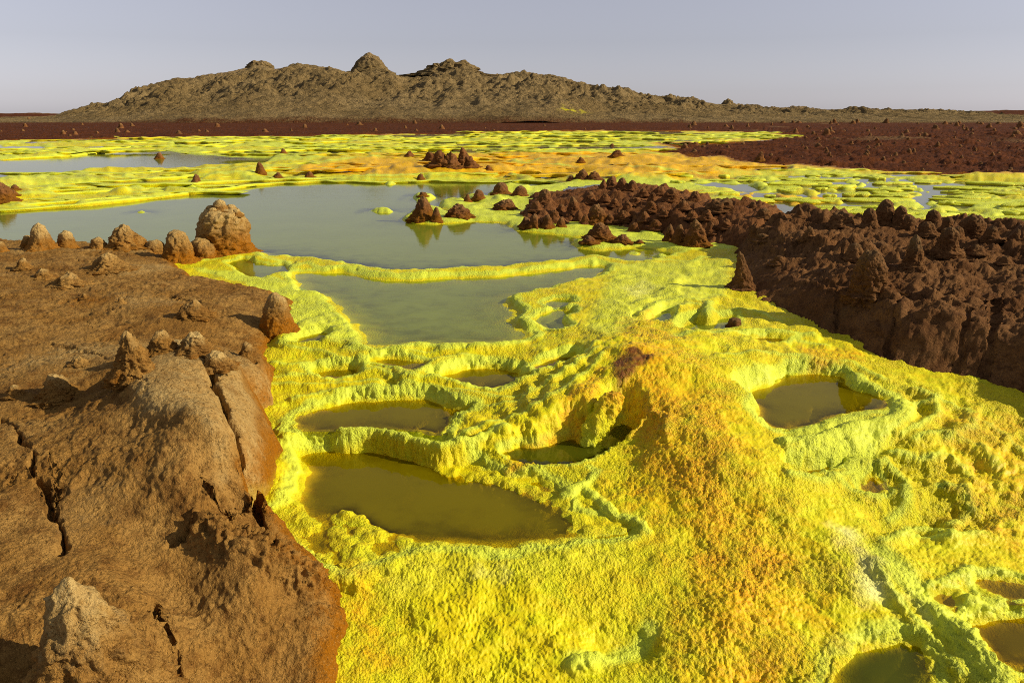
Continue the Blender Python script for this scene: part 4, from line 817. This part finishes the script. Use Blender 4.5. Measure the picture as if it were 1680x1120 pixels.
for u, vt, vb, wd, lab in ((708,250,268,30,'left rock of the ragged brown clump'),(722,247,272,30,'second rock of the ragged brown clump'),(740,250,274,28,'middle low rock of the ragged brown clump'),(760,242,272,20,'tallest spike of the ragged brown clump'),(770,254,274,26,'right rock of the ragged brown clump'),(672,248,257,14,'small outlier left of the ragged brown clump')):
    rock('clump_rock', u, vt, vb, wd, M_HUMM, lab, group='ragged brown clump on the orange shelf', tip=.2, pw=1.1, rough=.36, orange=.4, pale=.3)
# loose block and slab
rs_ = np.random.RandomState(5)
rock('stone_block', 1204, 522, 536, 22, M_RIDGE, 'dark block of stone lying at the end of the grey pool', tip=.7, pw=4, rough=.12)

# ------------------------------------------------------------------ ledges and clumps of the far salt flats: flat tops, fluted upright fronts
PROF = np.array([(.05, -1.2, 0), (-.25, .0, .2), (-.55, .45, .45), (-.45, .8, .8), (.1, 1.0, 1), (1.2, 1.06, 1), (5., .9, .75), (12., .2, .5), (14., -1.0, .4)], f32)   # back, up (in heights), lime
def ledge(pts, h, seed, zb=.02):
    d = np.concatenate([[0], np.cumsum(np.hypot(*np.diff(pts, axis=0).T))]); n = int(np.clip(d[-1] / max(.004 * pts[:, 1].mean(), .05), 12, 420))
    t = np.linspace(0, d[-1], n); px = np.interp(t, d, pts[:, 0]).astype(f32); py = np.interp(t, d, pts[:, 1]).astype(f32)
    sc = .012 * py.mean() + .1
    py = py + sc * (noise2(px * .7, py * 0 + seed) + .6 * noise2(px * 2.2, py * 0 + seed + 5))
    en = np.clip(np.minimum(t, d[-1] - t) / (.12 * d[-1]), 0, 1) ** .5
    hh = h * en * (.75 + .6 * noise2(px * .8, px * 0 + seed, 3) + .35 * noise2(px * 4, px * 0 + seed, 4)); hh = np.maximum(hh, .004)
    fl = noise2(px * 5, px * 0 + seed, 5) + .7 * noise2(px * 11, px * 0 + seed, 6)
    V, T = [], []
    for b, u_, lm in PROF:
        wv = fl * .30 * (1 - abs(u_ - .5) if 0 <= u_ <= 1 and b < .5 else .2)
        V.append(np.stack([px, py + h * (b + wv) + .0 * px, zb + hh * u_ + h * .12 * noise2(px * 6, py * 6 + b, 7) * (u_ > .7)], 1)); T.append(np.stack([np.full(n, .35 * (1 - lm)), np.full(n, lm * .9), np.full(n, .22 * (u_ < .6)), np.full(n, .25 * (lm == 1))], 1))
    m = len(PROF); V = np.stack(V, 1).reshape(-1, 3); T = np.stack(T, 1).reshape(-1, 4)
    i = np.arange(n - 1)[:, None] * m + np.arange(m - 1)[None, :]
    return V, np.stack([i, i + m, i + m + 1, i + 1], -1).reshape(-1, 4), T
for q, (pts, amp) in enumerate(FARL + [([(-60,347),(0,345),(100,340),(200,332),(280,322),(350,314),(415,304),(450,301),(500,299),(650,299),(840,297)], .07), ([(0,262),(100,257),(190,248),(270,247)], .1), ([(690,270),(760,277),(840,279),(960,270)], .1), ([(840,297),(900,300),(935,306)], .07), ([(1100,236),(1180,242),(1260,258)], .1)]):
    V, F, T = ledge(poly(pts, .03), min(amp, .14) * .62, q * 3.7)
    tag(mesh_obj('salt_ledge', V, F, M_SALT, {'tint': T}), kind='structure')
rl = np.random.RandomState(21); acc = []; no = 0
while len(acc) < 150:
    y = 15 * (80 / 15) ** rl.rand(); x = y * rl.uniform(-.72, .72); L = rl.uniform(.02, .10) * y
    ii = int(np.interp(y, ys, np.arange(NR))); j = int(np.interp(x / y, tc, np.arange(NC)))
    if plain_d[ii, j] < .5 or pool_id[ii, j] >= 0 or apron[ii, j] < .3 or min(DR[ii, j], DH[ii, j]) < .5 or (marsh[ii, j] < .3): continue
    a = rl.uniform(-.25, .25); k = np.linspace(-1, 1, 7); pts = np.stack([x + L * k, y + L * k * a + .3 * L * rl.uniform(-.5, .5) * k * k], 1).astype(f32)
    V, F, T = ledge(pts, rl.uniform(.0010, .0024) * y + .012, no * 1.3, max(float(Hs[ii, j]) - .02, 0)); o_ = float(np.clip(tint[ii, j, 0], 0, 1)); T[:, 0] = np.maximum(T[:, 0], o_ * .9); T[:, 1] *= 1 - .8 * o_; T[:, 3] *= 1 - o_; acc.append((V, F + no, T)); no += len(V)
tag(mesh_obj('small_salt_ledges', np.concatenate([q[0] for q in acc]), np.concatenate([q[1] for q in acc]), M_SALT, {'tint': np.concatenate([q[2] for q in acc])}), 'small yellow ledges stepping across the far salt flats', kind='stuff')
clumps = []
for k in range(9):
    a = np.linspace(0, 2 * np.pi, 20, endpoint=False); lob = 1 + .30 * np.sin(a * rl.randint(2, 5) + rl.rand() * 6) + .16 * np.sin(a * rl.randint(5, 8) + rl.rand() * 6)
    V = []; T = []
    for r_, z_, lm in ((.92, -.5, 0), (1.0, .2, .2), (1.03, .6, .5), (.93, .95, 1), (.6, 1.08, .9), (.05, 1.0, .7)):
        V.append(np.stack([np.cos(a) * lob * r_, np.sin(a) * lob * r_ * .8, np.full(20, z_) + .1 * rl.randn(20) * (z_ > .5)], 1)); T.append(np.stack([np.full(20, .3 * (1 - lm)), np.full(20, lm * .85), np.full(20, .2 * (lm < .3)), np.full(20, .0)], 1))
    V = np.concatenate(V); i = np.arange(5)[:, None] * 20; j = np.arange(20)[None, :]; j2 = (j + 1) % 20
    clumps.append(mesh_obj('salt_clump', V, np.stack([i + j, i + j2, i + 20 + j2, i + 20 + j], -1).reshape(-1, 4), M_SALT, {'tint': np.concatenate(T)}))
cnt = 0
while cnt < 90:
    u, v = rl.uniform(1100, 1700), rl.uniform(284, 384); x, y = P(u, v, .03)
    ii = int(np.interp(y, ys, np.arange(NR))); j = int(np.interp(x / y, tc, np.arange(NC)))
    if j >= NC - 1 or marsh[ii, j] > -.2 or min(DR[ii, j], DH[ii, j]) < .3 or (SZ[ii, j] > .03 and rl.rand() < .75) or (pool_id[ii, j] >= 0 and rl.rand() < .85): continue
    o = clumps[cnt] if cnt < 9 else clumps[rl.randint(9)].copy()
    if cnt >= 9: C.objects.link(o)
    sz = rl.uniform(.10, .34); o.location = (x, y, max(float(SZ[ii, j]) - .02, -.005)); o.scale = (sz * rl.uniform(.9, 2.4), sz * rl.uniform(.5, 1.1), rl.uniform(.035, .085)); o.rotation_euler[2] = rl.uniform(-.5, .5)
    tag(o, 'flat topped yellow salt clump among many in the shallow grey water', 'salt clump', 'salt clumps in the shallow water behind the ridge'); cnt += 1

# salt slab leaning into the dark green pool
def slab():
    a = np.array([*P(1010, 650, .0), .0]); b = np.array([*P(960, 726, -.21), -.225])
    n, ns = 60, 48; t = np.linspace(-.06, 1.05, n)[:, None]; A = np.linspace(0, 2 * np.pi, ns, endpoint=False)[None, :]
    ax = (b - a); L = np.linalg.norm(ax); ax /= L
    side = np.cross(ax, (0, 0, 1)); side /= np.linalg.norm(side); up = np.cross(side, ax)
    env = np.sqrt(np.clip(1 - (np.clip(np.abs(t - .48), 0, .57) / .57) ** 4, 0, 1))
    wx = (.075 + .015 * np.sin(t * 5)) * env; wy = .06 * env
    c = a + (b - a) * t
    p = c[:, None, :] + side * (wx * np.cos(A))[..., None] + up * (wy * np.sin(A))[..., None]
    p = p.reshape(-1, 3).astype(f32)
    nrm = (side * np.cos(A)[..., None] + up * np.sin(A)[..., None]) + 0 * t[..., None]; nrm = nrm.reshape(-1, 3)
    p = p + nrm * (fbm3(p * 14, 3, 3) * .03 + fbm3(p * 45, 2, 8) * .008)[:, None]
    i = np.arange(n - 1)[:, None] * ns; j = np.arange(ns)[None, :]; j2 = (j + 1) % ns
    F = np.stack([i + j, i + j2, i + ns + j2, i + ns + j], -1).reshape(-1, 4)
    tn = np.zeros((len(p), 4), f32); tn[:, 0] = np.repeat(np.clip(1 - t[:, 0] * 1.6, 0, 1) * .8, ns); tn[:, 1] = np.repeat(np.clip(t[:, 0] * 1.5 - .6, 0, 1) * .6, ns); tn[:, 2] = np.repeat(np.clip(.4 - t[:, 0] * 1.2, 0, 1) * .6, ns)
    tag(mesh_obj('salt_slab', p, F, M_SALT, {'tint': tn}), 'leaning slab of ochre salt beside the dark green pool', 'salt slab')
slab()

# ------------------------------------------------------------------ hill
CREST = [(60,193),(90,191),(130,180),(180,163),(230,140),(280,122),(340,115),(400,107),(425,101),(450,106),(490,99),(530,103),(560,110),(600,111),(640,114),(660,118),(690,116),(720,109),(760,108),(800,117),(830,115),(870,111),(910,114),(950,127),(1000,140),(1030,139),(1060,152),(1100,150),(1140,162),(1190,170),(1240,176),(1280,177),(1330,179),(1400,181),(1450,183),(1500,184)]
def hill(name, crest, y0, yc, y1, step, mat, label, seed, amp=1.0, knots=1.0):
    cu = np.array(crest, float); xs_c = np.array([ray(u, v)[0] / ray(u, v)[1] * yc for u, v in crest]); zs_c = np.array([CAM_H + ray(u, v)[2] / ray(u, v)[1] * yc for u, v in crest])
    gx_ = np.arange(xs_c[0] * (1 if xs_c[0] < 0 else y0 / yc), xs_c[-1] * (1 if xs_c[-1] > 0 else y0 / yc), step); gy_ = np.concatenate([np.arange(y0, yc + 12, step * .75), np.arange(yc + 12, y1, step * 4)])
    Xh, Yh = np.meshgrid(gx_, gy_); Xh = Xh.astype(f32); Yh = Yh.astype(f32)
    zc = np.interp((Xh * yc / np.minimum(Yh, yc)).ravel(), xs_c, zs_c).reshape(Xh.shape)
    t = (Yh - y0) / (yc - y0); t = t + .05 * fbm(Xh * .02, Yh * .02, 3, seed)
    front = np.where(t < 1, np.sin(np.clip(t, 0, 1) * np.pi / 2) ** .9, 1 - .5 * np.clip((Yh - yc) / (y1 - yc), 0, 1) ** 2)
    zc = zc - 1.9 * sm(2, 9, zc)
    Zh = CAM_H + (zc - CAM_H) * np.minimum(Yh, yc) / yc; Zh = Zh * front - .5 * (1 - np.clip(t * 12, 0, 1))
    e = np.clip(t, 0, 1) * np.clip(zc / 6, .1, 1)
    big = fbm(Xh * .018, Yh * .014, 3, seed + 31, .5, True)
    rid = fbm(Xh * .05, Yh * .035, 5, seed + 3, .55, True)
    spur = fbm(Xh * .06 + .6 * noise2(Xh * .02, Yh * .02, seed + 17), Yh * .016, 4, seed + 19, .55, True)
    gul = fbm(Xh * .16, Yh * .12, 4, seed + 9, .6, True)
    q1, _, qi = worley(Xh * .28, Yh * .24, seed); q2, _, qj = worley(Xh * .7, Yh * .6, seed + 1)
    top = np.exp(-((t - 1) / .2) ** 2)
    Zh = Zh + amp * e * ((spur - 1.2) * 2.2 * (1 - .97 * top) + (big - .9) * 2.0 * (1 - .98 * top) + (rid - 1.05) * 1.7 * (1 - .85 * top) + (gul - 1.0) * 1.0 * (1 - .7 * top)) + amp * (np.maximum(0, .6 - q1) * qi * 1.6 + np.maximum(0, .55 - q2) * qj * 1.2 + fbm(Xh * .9, Yh * .7, 3, seed + 5) * .4) * np.clip(e * 2.5, .15, 1) * knots * (1 - .8 * top) + amp * top * fbm(Xh * .045, Yh * .0, 3, seed + 15) * .3
    Zh = np.maximum(Zh, -.6)
    tn = np.zeros((*Xh.shape, 4), f32)
    tn[..., 0] = sm(.12, .0, t) * .8; tn[..., 2] = np.exp(-((Xh - 13.5) / 3.5) ** 2 - ((t - .16) / .05) ** 2) * (.5 + noise2(Xh * .6, Yh * .4, 77)) * (y0 < 200); tn[..., 1] = np.clip(sm(.72, 1.0, t + .15 * fbm(Xh * .03, Yh * .03, 3, seed + 7)) * .65, 0, 1)
    o = grid_obj(name, Xh, Yh, Zh, np.ones((Xh.shape[0] - 1, Xh.shape[1] - 1), bool), mat, {'tint': tn})
    return tag(o, label, kind='structure'), (gx_, gy_, Zh)
_, HG = hill('hill', CREST, 165, 260, 330, .42, M_HILL, 'long brown rocky hill behind the red plain', 201, 1.0)
hill('far_hills', [(-2500,190),(-900,187),(-200,187),(0,186.5),(60,187),(100,188.5),(160,190),(230,192)], 520, 640, 700, 2.0, M_PLAIN, 'far dark low ridge on the left horizon', 231, .8)
hill('far_hills', [(1180,184),(1280,176),(1330,178),(1400,181),(1450,183.5),(1500,183),(1540,184),(1565,181.5),(1600,182),(1640,180.5),(1680,178.5),(1760,178),(2100,180),(3000,184),(4500,188)], 420, 520, 600, 1.6, M_PLAIN, 'far dark low hills on the right horizon', 241, .35)
def hill_rock(u, vt, vb, wd, name, label, **kw):
    yc = 258.0; dx, dy, dz = ray(u, vb); s = yc / dy
    rock(name, u, vt, vb, wd, M_HILL, label, at=(dx * s, yc, CAM_H + dz * s - 1.0), **kw)
hill_rock(607, 87, 113, 56, 'summit_rock', 'pointed rocky peak standing on the hill crest', tip=.2, pw=1.4, rough=.2, pale=.7, orange=0, cat='rock peak')
hill_rock(425, 101, 110, 50, 'summit_rock', 'low rocky bump on the left part of the hill crest', tip=.4, pw=1.5, rough=.25, pale=.5, orange=0, cat='rock peak')
hill_rock(740, 106, 116, 100, 'summit_rock', 'broad rocky bump on the hill crest right of the pointed peak', tip=.5, pw=1.6, rough=.25, pale=.2, orange=0, cat='rock peak')
hill_rock(1195, 165, 178, 36, 'summit_rock', 'small dark crag at the right shoulder of the hill', tip=.3, pw=1.2, rough=.3, pale=0, orange=0, cat='rock peak')

# ------------------------------------------------------------------ loose rocks on the red plain
rs_ = np.random.RandomState(11)
protos = []
for kk in range(8):
    V, F, tn = spire_mesh('plain_rock', 1.0, 1.5, M_PLAIN, 400 + kk, 9, 12, tip=.3, pw=1.3, rough=.35, orange=0, pale=.6)
    o = mesh_obj('plain_rock', V, F, M_RIDGE if kk % 2 else M_HUMM, {'tint': tn}); protos.append(o)
cnt = 0; lab = 'small brown stone among the many scattered over the dark red plain'
while cnt < 230:
    if rs_.rand() < .78: u, v = rs_.uniform(1090, 1690), 196 + 94 * rs_.rand() ** 1.5
    else: u, v = rs_.uniform(0, 1250), rs_.uniform(199, 232)
    x, y = P(u, v, 0); i = int(np.interp(y, ys, np.arange(NR))); j = int(np.interp(x / y, tc, np.arange(NC)))
    if plain_d[i, j] > -.3: continue
    s = rs_.uniform(2.5, 8.5) / FPX * y * .5 * (1.5 if rs_.rand() < .12 else 1)
    o = protos[cnt] if cnt < 8 else protos[rs_.randint(8)].copy()
    if cnt >= 8: C.objects.link(o)
    o.location = (x, y, ground(x, y)); o.scale = (s, s, s * rs_.uniform(.6, 1.4)); o.rotation_euler[2] = rs_.uniform(0, 6.28)
    tag(o, lab, 'stone', 'stones scattered over the red plain'); cnt += 1
